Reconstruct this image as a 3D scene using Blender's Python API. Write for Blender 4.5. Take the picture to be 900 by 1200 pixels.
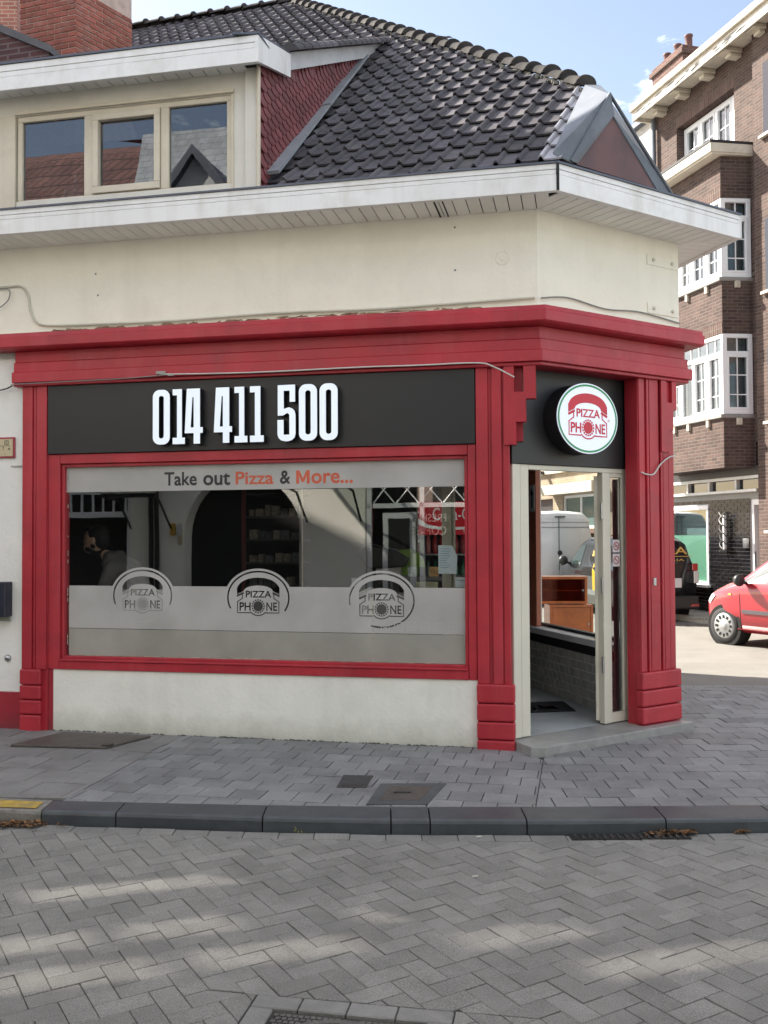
import bpy, bmesh, math, random
from mathutils import Matrix, Vector
R = math.radians
random.seed(7)
for o in list(bpy.data.objects): bpy.data.objects.remove(o)
SC = bpy.context.scene
COL = SC.collection

# ------------------------------------------------------------------ camera
cd = bpy.data.cameras.new("camera")
cd.sensor_fit = 'VERTICAL'; cd.sensor_height = 24.0; cd.lens = 22.0
cd.clip_start = 0.05; cd.clip_end = 2000
cam = bpy.data.objects.new("camera", cd); COL.objects.link(cam)
cam.matrix_world = (Matrix.Translation((0, 0, 1.6)) @ Matrix.Rotation(math.atan(27/1100), 4, 'X')
                    @ Matrix.Rotation(R(90), 4, 'X') @ Matrix.Rotation(-0.0052, 4, 'Z'))
SC.camera = cam
# ------------------------------------------------------------------ sky, sun, exposure
SUN_AZ, SUN_EL = -54.0, 40.0
W = bpy.data.worlds.new("World"); SC.world = W; W.use_nodes = True
nt = W.node_tree; nt.nodes.clear()
wo = nt.nodes.new('ShaderNodeOutputWorld'); bg = nt.nodes.new('ShaderNodeBackground')
sk = nt.nodes.new('ShaderNodeTexSky'); sk.sky_type = 'NISHITA'; sk.sun_disc = False
sk.sun_elevation = R(SUN_EL); sk.sun_rotation = R(SUN_AZ)
sk.air_density = 1.0; sk.dust_density = .6; sk.ozone_density = 1.0
tc = nt.nodes.new('ShaderNodeTexCoord')
mp = nt.nodes.new('ShaderNodeMapping'); mp.inputs['Scale'].default_value = (1.0, 1.0, 2.6); mp.inputs['Location'].default_value = (17.428, 1.612, 8.984)
nz = nt.nodes.new('ShaderNodeTexNoise'); nz.inputs['Scale'].default_value = 2.6; nz.inputs['Detail'].default_value = 7; nz.inputs['Roughness'].default_value = .6
rp = nt.nodes.new('ShaderNodeValToRGB'); rp.color_ramp.elements[0].position = .515; rp.color_ramp.elements[1].position = .70
rp.color_ramp.elements[1].color = (.9, .9, .9, 1)
mx = nt.nodes.new('ShaderNodeMix'); mx.data_type = 'RGBA'
mx.inputs[7].default_value = (22, 21.2, 20, 1)
nt.links.new(tc.outputs['Generated'], mp.inputs[0]); nt.links.new(mp.outputs[0], nz.inputs[0]); nt.links.new(nz.outputs[0], rp.inputs[0])
nt.links.new(rp.outputs[0], mx.inputs[0]); tn = nt.nodes.new('ShaderNodeVectorMath'); tn.operation = 'MULTIPLY'; tn.inputs[1].default_value = (1.17, .98, .83)
nt.links.new(sk.outputs[0], tn.inputs[0]); nt.links.new(tn.outputs[0], mx.inputs[6]); nt.links.new(mx.outputs[2], bg.inputs[0])
bg.inputs[1].default_value = 0.0505
nt.links.new(bg.outputs[0], wo.inputs[0])
sl = bpy.data.lights.new("sun", 'SUN'); sl.energy = 2.9; sl.angle = R(.55); sl.color = (1, .93, .82)
sun = bpy.data.objects.new("sun", sl); COL.objects.link(sun)
sdir = Vector((math.sin(R(SUN_AZ))*math.cos(R(SUN_EL)), math.cos(R(SUN_AZ))*math.cos(R(SUN_EL)), math.sin(R(SUN_EL))))
sun.rotation_euler = sdir.to_track_quat('Z', 'Y').to_euler(); sun.location = (0, 0, 30)
VS = SC.view_settings
VS.view_transform = 'Standard'; VS.look = 'None'; VS.gamma = 1; VS.use_curve_mapping = False
VS.exposure = 2.6
SC.cycles.max_bounces = 8; SC.cycles.transparent_max_bounces = 16

# ------------------------------------------------------------------ frames
def az(a): return Vector((math.sin(R(a)), math.cos(R(a)), 0))
A1, A2, A3 = 101.85, 56.95, -15.6
n1, n2, n3 = az(A1+90), az(A2+90), az(A3+90)
K = Vector((1.16, 6.998, 0)); EE = K + az(A2)*1.59; B0 = Vector((6.56, 19.5, 0))
def frame(P, a):
    x, y = az(a), az(a-90)
    return Matrix(((x.x, y.x, 0, P.x), (x.y, y.y, 0, P.y), (0, 0, 1, P.z), (0, 0, 0, 1)))
ID = Matrix.Identity(4)
FR = frame(K, A1); CH = frame(K, A2); SD = frame(EE, A3); BR = frame(B0, 164.4)
def cross2(pa, na, oa, pb, nb, ob):
    a, b, c, d = na.x, na.y, nb.x, nb.y
    e, f = pa.dot(na)+oa, pb.dot(nb)+ob
    D = a*d-b*c
    return Vector(((e*d-b*f)/D, (a*f-e*c)/D, 0))
def foldK(o): return cross2(K, n1, o, K, n2, o)
def foldE(o): return cross2(EE, n2, o, EE, n3, o)
WM = {}

# ------------------------------------------------------------------ materials
MATS = {}
def new_mat(name):
    m = bpy.data.materials.new(name); m.use_nodes = True
    t = m.node_tree; b = t.nodes['Principled BSDF']
    return m, t, b
def M(name, col, rough=.6, var=.10, scale=3.0, bump=.0, bscale=60, metal=0, spec=.5, rnd=0.0, dirt=None, dscale=1.2, damt=.5, coat=0, emit=0, ecol=None, rvar=.0, speck=0, sscale=260, streak=None, samt=.4, chip=None, cthr=.70, cscale=14, foot=None, fh=.25, famt=.6):
    if name in MATS: return MATS[name]
    m, t, b = new_mat(name); N = t.nodes.new; L = t.links.new
    b.inputs['Roughness'].default_value = rough; b.inputs['Metallic'].default_value = metal
    b.inputs['Specular IOR Level'].default_value = spec; b.inputs['Coat Weight'].default_value = coat
    g = N('ShaderNodeNewGeometry')
    n = N('ShaderNodeTexNoise'); n.inputs['Scale'].default_value = scale; n.inputs['Detail'].default_value = 8; n.inputs['Roughness'].default_value = .62
    L(g.outputs['Position'], n.inputs['Vector'])
    mr = N('ShaderNodeMapRange'); mr.inputs[1].default_value = .3; mr.inputs[2].default_value = .7
    mr.inputs[3].default_value = 1-var; mr.inputs[4].default_value = 1+var
    L(n.outputs[0], mr.inputs[0])
    v = N('ShaderNodeVectorMath'); v.operation = 'SCALE'; v.inputs[0].default_value = col[:3]
    L(mr.outputs[0], v.inputs['Scale']); out = v.outputs[0]
    if dirt:
        n2_ = N('ShaderNodeTexNoise'); n2_.inputs['Scale'].default_value = dscale; n2_.inputs['Detail'].default_value = 10; n2_.inputs['Roughness'].default_value = .7
        mpn = N('ShaderNodeMapping'); mpn.inputs['Location'].default_value = (3.1, 7.7, 1.3)
        L(g.outputs['Position'], mpn.inputs[0]); L(mpn.outputs[0], n2_.inputs['Vector'])
        r = N('ShaderNodeMapRange'); r.inputs[1].default_value = .5; r.inputs[2].default_value = .75; r.inputs[4].default_value = damt
        L(n2_.outputs[0], r.inputs[0])
        x = N('ShaderNodeMix'); x.data_type = 'RGBA'; L(r.outputs[0], x.inputs[0]); L(out, x.inputs[6]); x.inputs[7].default_value = (*dirt, 1); out = x.outputs[2]
    if streak:
        mk = N('ShaderNodeMapping'); mk.inputs['Scale'].default_value = (7, 7, .55); L(g.outputs['Position'], mk.inputs[0])
        nk = N('ShaderNodeTexNoise'); nk.inputs['Scale'].default_value = 1; nk.inputs['Detail'].default_value = 6; nk.inputs['Roughness'].default_value = .6; L(mk.outputs[0], nk.inputs['Vector'])
        rk = N('ShaderNodeMapRange'); rk.inputs[1].default_value = .5; rk.inputs[2].default_value = .78; rk.inputs[4].default_value = samt; L(nk.outputs[0], rk.inputs[0])
        xk = N('ShaderNodeMix'); xk.data_type = 'RGBA'; L(rk.outputs[0], xk.inputs[0]); L(out, xk.inputs[6]); xk.inputs[7].default_value = (*streak, 1); out = xk.outputs[2]
    if chip:
        nk = N('ShaderNodeTexNoise'); nk.inputs['Scale'].default_value = cscale; nk.inputs['Detail'].default_value = 9; nk.inputs['Roughness'].default_value = .75; L(g.outputs['Position'], nk.inputs['Vector'])
        rk = N('ShaderNodeMapRange'); rk.inputs[1].default_value = cthr; rk.inputs[2].default_value = cthr+.015; L(nk.outputs[0], rk.inputs[0])
        xk = N('ShaderNodeMix'); xk.data_type = 'RGBA'; L(rk.outputs[0], xk.inputs[0]); L(out, xk.inputs[6]); xk.inputs[7].default_value = (*chip, 1); out = xk.outputs[2]
    if foot:      # splash dirt above the pavement
        sx_ = N('ShaderNodeSeparateXYZ'); L(g.outputs['Position'], sx_.inputs[0])
        nf = N('ShaderNodeTexNoise'); nf.inputs['Scale'].default_value = 3.5; nf.inputs['Detail'].default_value = 8; nf.inputs['Roughness'].default_value = .7; L(g.outputs['Position'], nf.inputs['Vector'])
        ma = N('ShaderNodeMath'); ma.operation = 'MULTIPLY_ADD'; ma.inputs[1].default_value = -.9*fh*2; L(nf.outputs[0], ma.inputs[0]); L(sx_.outputs[2], ma.inputs[2])
        rf = N('ShaderNodeMapRange'); rf.inputs[1].default_value = -.45*fh*2; rf.inputs[2].default_value = fh*.3; rf.inputs[3].default_value = famt; rf.inputs[4].default_value = 0; L(ma.outputs[0], rf.inputs[0])
        xf = N('ShaderNodeMix'); xf.data_type = 'RGBA'; L(rf.outputs[0], xf.inputs[0]); L(out, xf.inputs[6]); xf.inputs[7].default_value = (*foot, 1); out = xf.outputs[2]
    if speck:
        ns = N('ShaderNodeTexNoise'); ns.inputs['Scale'].default_value = sscale; ns.inputs['Detail'].default_value = 3; L(g.outputs['Position'], ns.inputs['Vector'])
        rs_ = N('ShaderNodeMapRange'); rs_.inputs[1].default_value = .3; rs_.inputs[2].default_value = .7; rs_.inputs[3].default_value = 1-speck; rs_.inputs[4].default_value = 1+speck; L(ns.outputs[0], rs_.inputs[0])
        vs_ = N('ShaderNodeVectorMath'); vs_.operation = 'SCALE'; L(out, vs_.inputs[0]); L(rs_.outputs[0], vs_.inputs['Scale']); out = vs_.outputs[0]
    if rnd:
        at = N('ShaderNodeAttribute'); at.attribute_name = 'v'
        oi = N('ShaderNodeObjectInfo')
        ad = N('ShaderNodeMath'); ad.operation = 'ADD'; L(at.outputs['Fac'], ad.inputs[0]); L(oi.outputs['Random'], ad.inputs[1])
        fr = N('ShaderNodeMath'); fr.operation = 'FRACT'; L(ad.outputs[0], fr.inputs[0])
        r2 = N('ShaderNodeMapRange'); r2.inputs[3].default_value = 1-rnd; r2.inputs[4].default_value = 1+rnd; L(fr.outputs[0], r2.inputs[0])
        v2 = N('ShaderNodeVectorMath'); v2.operation = 'SCALE'; L(out, v2.inputs[0]); L(r2.outputs[0], v2.inputs['Scale']); out = v2.outputs[0]
    L(out, b.inputs['Base Color'])
    if rvar:
        rr = N('ShaderNodeMapRange'); rr.inputs[3].default_value = rough-rvar; rr.inputs[4].default_value = rough+rvar; L(n.outputs[0], rr.inputs[0]); L(rr.outputs[0], b.inputs['Roughness'])
    if bump:
        n3_ = N('ShaderNodeTexNoise'); n3_.inputs['Scale'].default_value = bscale; n3_.inputs['Detail'].default_value = 6
        L(g.outputs['Position'], n3_.inputs['Vector'])
        bu = N('ShaderNodeBump'); bu.inputs['Strength'].default_value = bump; bu.inputs['Distance'].default_value = .01
        L(n3_.outputs[0], bu.inputs['Height']); L(bu.outputs[0], b.inputs['Normal'])
    if emit:
        b.inputs['Emission Color'].default_value = (*(ecol or col), 1); b.inputs['Emission Strength'].default_value = emit
    MATS[name] = m; return m
def glass(name, tint=(1, 1, 1), ior=1.8, rough=.0, op=0.0, opc=(.5, .5, .5)):
    if name in MATS: return MATS[name]
    m, t, b = new_mat(name); t.nodes.remove(b); N = t.nodes.new; L = t.links.new
    o = t.nodes['Material Output']; tr = N('ShaderNodeBsdfTransparent'); tr.inputs[0].default_value = (*tint, 1)
    gl = N('ShaderNodeBsdfGlossy'); gl.inputs['Roughness'].default_value = rough
    lw = N('ShaderNodeLayerWeight'); lw.inputs['Blend'].default_value = .5
    pw = N('ShaderNodeMath'); pw.operation = 'POWER'; pw.inputs[1].default_value = 5; L(lw.outputs['Facing'], pw.inputs[0])
    f = N('ShaderNodeMapRange'); f.inputs[3].default_value = ((ior-1)/(ior+1))**2; f.inputs[4].default_value = 1; L(pw.outputs[0], f.inputs[0])
    g = N('ShaderNodeNewGeometry'); nn = N('ShaderNodeTexNoise'); nn.inputs['Scale'].default_value = 1.1
    L(g.outputs['Position'], nn.inputs['Vector'])
    bu = N('ShaderNodeBump'); bu.inputs['Strength'].default_value = .02; bu.inputs['Distance'].default_value = .05
    L(nn.outputs[0], bu.inputs['Height']); L(bu.outputs[0], gl.inputs['Normal'])
    x = N('ShaderNodeMixShader'); L(f.outputs[0], x.inputs[0]); 
    if op:
        df = N('ShaderNodeBsdfDiffuse'); df.inputs[0].default_value = (*opc, 1)
        n2_ = N('ShaderNodeTexNoise'); n2_.inputs['Scale'].default_value = 2.5; n2_.inputs['Detail'].default_value = 8
        L(g.outputs['Position'], n2_.inputs['Vector'])
        r = N('ShaderNodeMapRange'); r.inputs[1].default_value = .3; r.inputs[2].default_value = .7; r.inputs[3].default_value = op-.13; r.inputs[4].default_value = min(1, op+.10); L(n2_.outputs[0], r.inputs[0])
        y = N('ShaderNodeMixShader'); L(r.outputs[0], y.inputs[0]); L(tr.outputs[0], y.inputs[1]); L(df.outputs[0], y.inputs[2]); L(y.outputs[0], x.inputs[1])
    else: L(tr.outputs[0], x.inputs[1])
    L(gl.outputs[0], x.inputs[2]); L(x.outputs[0], o.inputs[0])
    MATS[name] = m; return m
def brickmat(name, c1, c2, cm, bw=.21, bh=.065, mort=.010, bump=.5, ky=.9, offs=.5, rough=.85):
    m, t, b = new_mat(name); N = t.nodes.new; L = t.links.new
    tcn = N('ShaderNodeTexCoord'); sp = N('ShaderNodeSeparateXYZ'); L(tcn.outputs['Object'], sp.inputs[0])
    mu = N('ShaderNodeMath'); mu.operation = 'MULTIPLY_ADD'; mu.inputs[1].default_value = ky; L(sp.outputs[1], mu.inputs[0]); L(sp.outputs[0], mu.inputs[2])
    cb = N('ShaderNodeCombineXYZ'); L(mu.outputs[0], cb.inputs[0]); L(sp.outputs[2], cb.inputs[1])
    br = N('ShaderNodeTexBrick'); br.offset = offs; L(cb.outputs[0], br.inputs['Vector'])
    br.inputs['Color1'].default_value = (*c1, 1); br.inputs['Color2'].default_value = (*c2, 1); br.inputs['Mortar'].default_value = (*cm, 1)
    br.inputs['Scale'].default_value = 1; br.inputs['Brick Width'].default_value = bw; br.inputs['Row Height'].default_value = bh
    br.inputs['Mortar Size'].default_value = mort; br.inputs['Mortar Smooth'].default_value = .2; br.inputs['Bias'].default_value = 0
    n = N('ShaderNodeTexNoise'); n.inputs['Scale'].default_value = 1.6; n.inputs['Detail'].default_value = 9; n.inputs['Roughness'].default_value = .7; L(tcn.outputs['Object'], n.inputs[0])
    r = N('ShaderNodeMapRange'); r.inputs[1].default_value = .3; r.inputs[2].default_value = .7; r.inputs[3].default_value = .72; r.inputs[4].default_value = 1.25; L(n.outputs[0], r.inputs[0])
    v = N('ShaderNodeVectorMath'); v.operation = 'SCALE'; L(br.outputs['Color'], v.inputs[0]); L(r.outputs[0], v.inputs['Scale']); L(v.outputs[0], b.inputs['Base Color'])
    b.inputs['Roughness'].default_value = rough; b.inputs['Specular IOR Level'].default_value = .25
    iv = N('ShaderNodeMath'); iv.operation = 'SUBTRACT'; iv.inputs[0].default_value = 1; L(br.outputs['Fac'], iv.inputs[1])
    bu = N('ShaderNodeBump'); bu.inputs['Strength'].default_value = bump; bu.inputs['Distance'].default_value = .012; L(iv.outputs[0], bu.inputs['Height']); L(bu.outputs[0], b.inputs['Normal'])
    MATS[name] = m; return m

cream = M('cream_render', (.86, .83, .72), .85, .05, 1.5, .35, 30, dirt=(.62, .59, .48), dscale=.9, damt=.4, streak=(.60, .57, .48), samt=.17, chip=(.50, .48, .42), cthr=.735, cscale=22)
white_wall = M('white_render', (.80, .79, .75), .85, .05, 2, .3, 40, dirt=(.50, .50, .44), dscale=1.6, damt=.5, streak=(.5, .48, .42), samt=.3, chip=(.40, .38, .34), cthr=.72, cscale=16)
red = M('red_paint', (.41, .022, .036), .45, .16, 2.2, .22, 22, dirt=(.24, .020, .032), dscale=2.6, damt=.65, rvar=.14, streak=(.50, .07, .085), samt=.5, chip=(.55, .22, .20), cthr=.735, cscale=26)
redd = M('red_paint_low', (.34, .018, .034), .5, .16, 3, .2, 30, dirt=(.16, .02, .03), dscale=3, damt=.6, chip=(.45, .2, .18), cthr=.735, cscale=24, foot=(.12, .04, .045), fh=.12, famt=.6)
blacks = M('black_sign_board', (.016, .016, .018), .45, .1, 2)
whitec = M('white_cladding', (.80, .80, .80), .45, .05, 1.1, .03, 8, dirt=(.52, .50, .44), dscale=2.5, damt=.6, rnd=.02, streak=(.45, .43, .37), samt=.4, chip=(.30, .28, .24), cthr=.74, cscale=18)
soff = M('soffit_board_grey', (.82, .82, .78), .5, .05, 2, rnd=.05, dirt=(.6, .6, .55), dscale=2, damt=.4)
darkgap = M('dark_gap', (.02, .02, .02), .9)
zinc = M('zinc_sheet', (.12, .135, .16), .5, .18, 2.5, .1, 10, metal=.35, dirt=(.22, .24, .26), dscale=2.5, damt=.6)
zincd = M('zinc_gutter_edge', (.10, .11, .14), .45, .12, 3, metal=.5)
tile = M('roof_tile_dark', (.092, .086, .098), .85, .25, 6, .25, 60, spec=.1, rnd=.28, dirt=(.15, .15, .12), dscale=5, damt=.55)
tileg = M('roof_tile_glazed', (.42, .41, .45), .3, .1, 6, rnd=.1)
ridget = M('ridge_tile_grey', (.040, .037, .037), .9, .25, 5, .4, 40, spec=.1, rnd=.2, dirt=(.075, .07, .055), dscale=5, damt=.6)
slate = M('red_fibre_slate', (.17, .045, .05), .6, .2, 4, rnd=.22)
redpanel = M('rust_red_panel', (.115, .050, .050), .5, .3, 2.5, dirt=(.05, .03, .035), dscale=2.5, damt=.5, streak=(.045, .03, .035), samt=.9)
framew = M('cream_window_frame', (.62, .56, .45), .5, .08, 3, dirt=(.42, .36, .27), dscale=4, damt=.5)
uPVC = M('white_upvc', (.78, .79, .80), .35, .03, 2)
doorw = M('cream_door_frame', (.66, .63, .53), .4, .05, 3)
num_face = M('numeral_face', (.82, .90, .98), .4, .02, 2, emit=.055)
gl_shop = glass('shop_glass', (.97, .98, .97), 2.25)
gl_win = glass('window_glass', (.8, .84, .86), 2.2)
gl_dark = M('dark_window_glass', (.012, .014, .02), .04, .0, 2, spec=1.0)
gl_dorm = glass('dormer_glass', (.55, .58, .62), 2.4)
film = glass('frosted_film', (.7, .7, .7), 1.3, .3, .86, (.50, .49, .47))
film2 = glass('frosted_film_faded', (.8, .8, .8), 1.3, .3, .72, (.44, .43, .38))
brown = brickmat('brown_brick', (.108, .068, .057), (.066, .042, .038), (.115, .098, .085))
brownsold = brickmat('brown_brick_soldier', (.14, .085, .07), (.09, .055, .05), (.14, .12, .10), .065, .22, .01, offs=0)
tan = brickmat('tan_brick', (.36, .28, .20), (.31, .24, .17), (.38, .33, .27))
palebr = brickmat('pale_brick', (.55, .54, .50), (.48, .47, .44), (.40, .39, .37))
darkbr = brickmat('dark_red_brick', (.11, .05, .05), (.075, .04, .045), (.14, .11, .11))
stone = M('grey_stone_step', (.28, .28, .27), .4, .15, 12, .1, 60, dirt=(.14, .14, .13), dscale=3, damt=.5)
conc = M('cream_concrete', (.56, .52, .43), .7, .1, 3, .1, 30, dirt=(.36, .32, .26), dscale=3, damt=.5)
rubber = M('black_rubber', (.018, .018, .018), .8, .1, 10)
blackp = M('black_plastic', (.02, .02, .02), .45)
steel = M('brushed_steel', (.45, .45, .46), .3, .1, 4, metal=1)
wire = M('white_cable', (.6, .6, .56), .6)
wired = M('grey_cable', (.25, .25, .24), .6)
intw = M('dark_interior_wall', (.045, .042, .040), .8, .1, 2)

# ------------------------------------------------------------------ mesh helpers
class MB:
    def __init__(s, Mx=ID): s.v = []; s.f = []; s.m = []; s.M = Mx; s.vv = []; s.cv = 0.0
    def add(s, vs, fs, mi=0, Mx=None):
        Q = s.M if Mx is None else Mx; b = len(s.v)
        s.v += [Q @ Vector(p) for p in vs]; s.f += [[i+b for i in f] for f in fs]; s.m += [mi]*len(fs); s.vv += [s.cv]*len(fs); return s
    def box(s, x0, x1, y0, y1, z0, z1, mi=0, Mx=None):
        vs = [(x, y, z) for z in (z0, z1) for y in (y0, y1) for x in (x0, x1)]
        return s.add(vs, [(0, 2, 3, 1), (4, 5, 7, 6), (0, 1, 5, 4), (2, 6, 7, 3), (0, 4, 6, 2), (1, 3, 7, 5)], mi, Mx)
    def prism(s, poly, y0, y1, mi=0, Mx=None):      # poly in x,z
        n = len(poly); vs = [(x, y0, z) for x, z in poly]+[(x, y1, z) for x, z in poly]
        fs = [tuple(range(n)), tuple(range(2*n-1, n-1, -1))]+[(i, i+n, (i+1) % n+n, (i+1) % n) for i in range(n)]
        return s.add(vs, fs, mi, Mx)
    def slab(s, poly, z0, z1, mi=0, Mx=None, inset=0, ch=0):   # poly in x,y
        n = len(poly); c = Vector((sum(p[0] for p in poly)/n, sum(p[1] for p in poly)/n))
        if ch:
            def sh(p, d):
                q = Vector((p[0], p[1]))-c; l = q.length; return tuple(c+q*max(0, (l-d)/l)) if l > 1e-6 else tuple(c)
            pt = [sh(p, ch) for p in poly]
            vs = [(x, y, z0) for x, y in poly]+[(x, y, z1-ch*.6) for x, y in poly]+[(x, y, z1) for x, y in pt]
            fs = [(i, (i+1) % n, (i+1) % n+n, i+n) for i in range(n)]+[(i+n, (i+1) % n+n, (i+1) % n+2*n, i+2*n) for i in range(n)]+[tuple(range(2*n, 3*n))]
        else:
            vs = [(x, y, z0) for x, y in poly]+[(x, y, z1) for x, y in poly]
            fs = [tuple(range(n-1, -1, -1)), tuple(range(n, 2*n))]+[(i, (i+1) % n, (i+1) % n+n, i+n) for i in range(n)]
        return s.add(vs, fs, mi, Mx)
    def thick(s, pts, d, mi=0, Mx=None):            # 3-D polygon thickened by vector d
        n = len(pts); d = Vector(d); vs = [Vector(p) for p in pts]+[Vector(p)+d for p in pts]
        return s.add(vs, [tuple(range(n)), tuple(range(2*n-1, n-1, -1))]+[(i, i+n, (i+1) % n+n, (i+1) % n) for i in range(n)], mi, Mx)
    def tube(s, pts, r, n=8, mi=0, Mx=None, cap=True):
        pts = [Vector(p) for p in pts]; vs = []; rs = r if isinstance(r, (list, tuple)) else [r]*len(pts)
        up = Vector((0, 0, 1)); prev = None
        for i, p in enumerate(pts):
            t = (pts[min(i+1, len(pts)-1)]-pts[max(i-1, 0)]).normalized()
            a = prev-t*prev.dot(t) if prev is not None else (up.cross(t) if abs(t.z) < .95 else Vector((1, 0, 0)).cross(t))
            if a.length < 1e-6: a = Vector((1, 0, 0)).cross(t)
            a.normalize(); prev = a; b = t.cross(a)
            vs += [p+(a*math.cos(2*math.pi*k/n)+b*math.sin(2*math.pi*k/n))*rs[i] for k in range(n)]
        fs = []
        for i in range(len(pts)-1):
            for k in range(n): fs.append((i*n+k, i*n+(k+1) % n, (i+1)*n+(k+1) % n, (i+1)*n+k))
        if cap: fs += [tuple(range(n-1, -1, -1)), tuple(range((len(pts)-1)*n, len(pts)*n))]
        return s.add(vs, fs, mi, Mx)
    def lathe(s, prof, n=24, mi=0, Mx=None):        # (r,z) about local z
        vs = []; fs = []
        for r, z in prof: vs += [(r*math.cos(2*math.pi*k/n), r*math.sin(2*math.pi*k/n), z) for k in range(n)]
        for i in range(len(prof)-1):
            for k in range(n): fs.append((i*n+k, i*n+(k+1) % n, (i+1)*n+(k+1) % n, (i+1)*n+k))
        fs += [tuple(range(n-1, -1, -1)), tuple(range((len(prof)-1)*n, len(prof)*n))]
        return s.add(vs, fs, mi, Mx)
    def mesh(s, name, mat, inv=ID, smooth=False):
        me = bpy.data.meshes.new(name); me.from_pydata([inv @ v for v in s.v], [], s.f)
        for mm in (mat if isinstance(mat, (list, tuple)) else [mat]): me.materials.append(mm)
        for p, mi in zip(me.polygons, s.m): p.material_index = mi; p.use_smooth = smooth
        at = me.attributes.new('v', 'FLOAT', 'FACE'); at.data.foreach_set('value', s.vv)
        bm = bmesh.new(); bm.from_mesh(me); bmesh.ops.recalc_face_normals(bm, faces=bm.faces); bm.to_mesh(me); bm.free()
        return me
    def build(s, name, mat, parent=None, smooth=False, bevel=0, kind=None, label=None, seg=1):
        P = WM[parent] if parent is not None else ID
        o = bpy.data.objects.new(name, s.mesh(name, mat, P.inverted(), smooth)); COL.objects.link(o)
        if parent is not None: o.parent = parent
        WM[o] = P
        if bevel:
            b = o.modifiers.new('bevel', 'BEVEL'); b.width = bevel; b.segments = seg; b.limit_method = 'ANGLE'; b.angle_limit = R(40)
        if kind: o['kind'] = kind
        if label: o['label'] = label
        return o
def place(name, me, Wx, parent=None, label=None):
    o = bpy.data.objects.new(name, me); COL.objects.link(o); P = WM[parent] if parent is not None else ID
    if parent is not None: o.parent = parent
    o.matrix_basis = P.inverted() @ Wx; WM[o] = Wx
    if label: o['label'] = label
    return o
def thing(name, label, cat, Mx=ID, group=None):
    o = bpy.data.objects.new(name, None); COL.objects.link(o); o.matrix_basis = Mx.copy(); WM[o] = Mx.copy()
    o['label'] = label; o['category'] = cat; o.empty_display_size = .2
    if group: o['group'] = group
    return o
def tag(o, label, cat, group=None):
    o['label'] = label; o['category'] = cat
    if group: o['group'] = group
    return o
def copy_tree(o, parent=None):
    c = o.copy(); COL.objects.link(c); WM[c] = WM[o]
    if parent is not None: c.parent = parent
    for ch in [x for x in COL.objects if x.parent == o]: copy_tree(ch, c)
    return c
def up(Mx, u, y, z): # local: x right, y up, z outward, placed in a wall frame
    return Mx @ Matrix(((1, 0, 0, u), (0, 0, -1, y), (0, 1, 0, z), (0, 0, 0, 1)))
# ------------------------------------------------------------------ 2-D shapes with holes
def flat(loops, depth):
    cu = bpy.data.curves.new('flat', 'CURVE'); cu.dimensions = '2D'; cu.fill_mode = 'BOTH'; cu.extrude = depth/2
    for lp in loops:
        sp = cu.splines.new('POLY'); sp.points.add(len(lp)-1); sp.use_cyclic_u = True
        for i, p in enumerate(lp): sp.points[i].co = (p[0], p[1], 0, 1)
    ob = bpy.data.objects.new('flat', cu); COL.objects.link(ob)
    dg = bpy.context.evaluated_depsgraph_get(); me = bpy.data.meshes.new_from_object(ob.evaluated_get(dg))
    vs = [tuple(v.co) for v in me.vertices]; fs = [tuple(p.vertices) for p in me.polygons]
    bpy.data.objects.remove(ob); bpy.data.curves.remove(cu); bpy.data.meshes.remove(me)
    return vs, fs
def text_loops(s, size=1, sx=1, bold=0.0, center=True):
    cu = bpy.data.curves.new('txt', 'FONT'); cu.body = s; cu.size = size; cu.fill_mode = 'NONE'; cu.resolution_u = 3
    ob = bpy.data.objects.new('txt', cu); COL.objects.link(ob)
    dg = bpy.context.evaluated_depsgraph_get(); me = bpy.data.meshes.new_from_object(ob.evaluated_get(dg))
    adj = {}
    for e in me.edges:
        a, b = e.vertices; adj.setdefault(a, []).append(b); adj.setdefault(b, []).append(a)
    seen = set(); out = []
    for st in adj:
        if st in seen: continue
        lp = [st]; seen.add(st); cur = st
        while True:
            nx = [q for q in adj[cur] if q not in seen]
            if not nx: break
            cur = nx[0]; seen.add(cur); lp.append(cur)
        if len(lp) > 2: out.append([(me.vertices[i].co.x*sx, me.vertices[i].co.y) for i in lp])
    bpy.data.objects.remove(ob); bpy.data.curves.remove(cu); bpy.data.meshes.remove(me)
    if bold:
        def sa(l): return sum(l[i-1][0]*l[i][1]-l[i][0]*l[i-1][1] for i in range(len(l)))/2
        def ins(p, l):
            c = False
            for i in range(len(l)):
                (x1, y1), (x2, y2) = l[i], l[i-1]
                if (y1 > p[1]) != (y2 > p[1]) and p[0] < (x2-x1)*(p[1]-y1)/(y2-y1)+x1: c = not c
            return c
        res = []
        for l in out:
            hole = sum(ins(l[0], m_) for m_ in out if m_ is not l) % 2 == 1
            s_ = (1 if sa(l) > 0 else -1)*(-1 if hole else 1); n = len(l); q = []
            for i in range(n):
                (ax, ay), (bx, by), (cx, cy) = l[i-1], l[i], l[(i+1) % n]
                d1 = math.hypot(bx-ax, by-ay) or 1; d2 = math.hypot(cx-bx, cy-by) or 1
                nx, ny = (by-ay)/d1+(cy-by)/d2, -(bx-ax)/d1-(cx-bx)/d2; k = math.hypot(nx, ny) or 1
                kk = bold*s_*1.0/k; q.append((bx+nx*kk, by+ny*kk))
            res.append(q)
        out = res
    if out:
        xs = [p[0] for l in out for p in l]; c = (min(xs)+max(xs))/2 if center else min(xs)
        out = [[(x-c, y) for x, y in l] for l in out]
    return out
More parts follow.
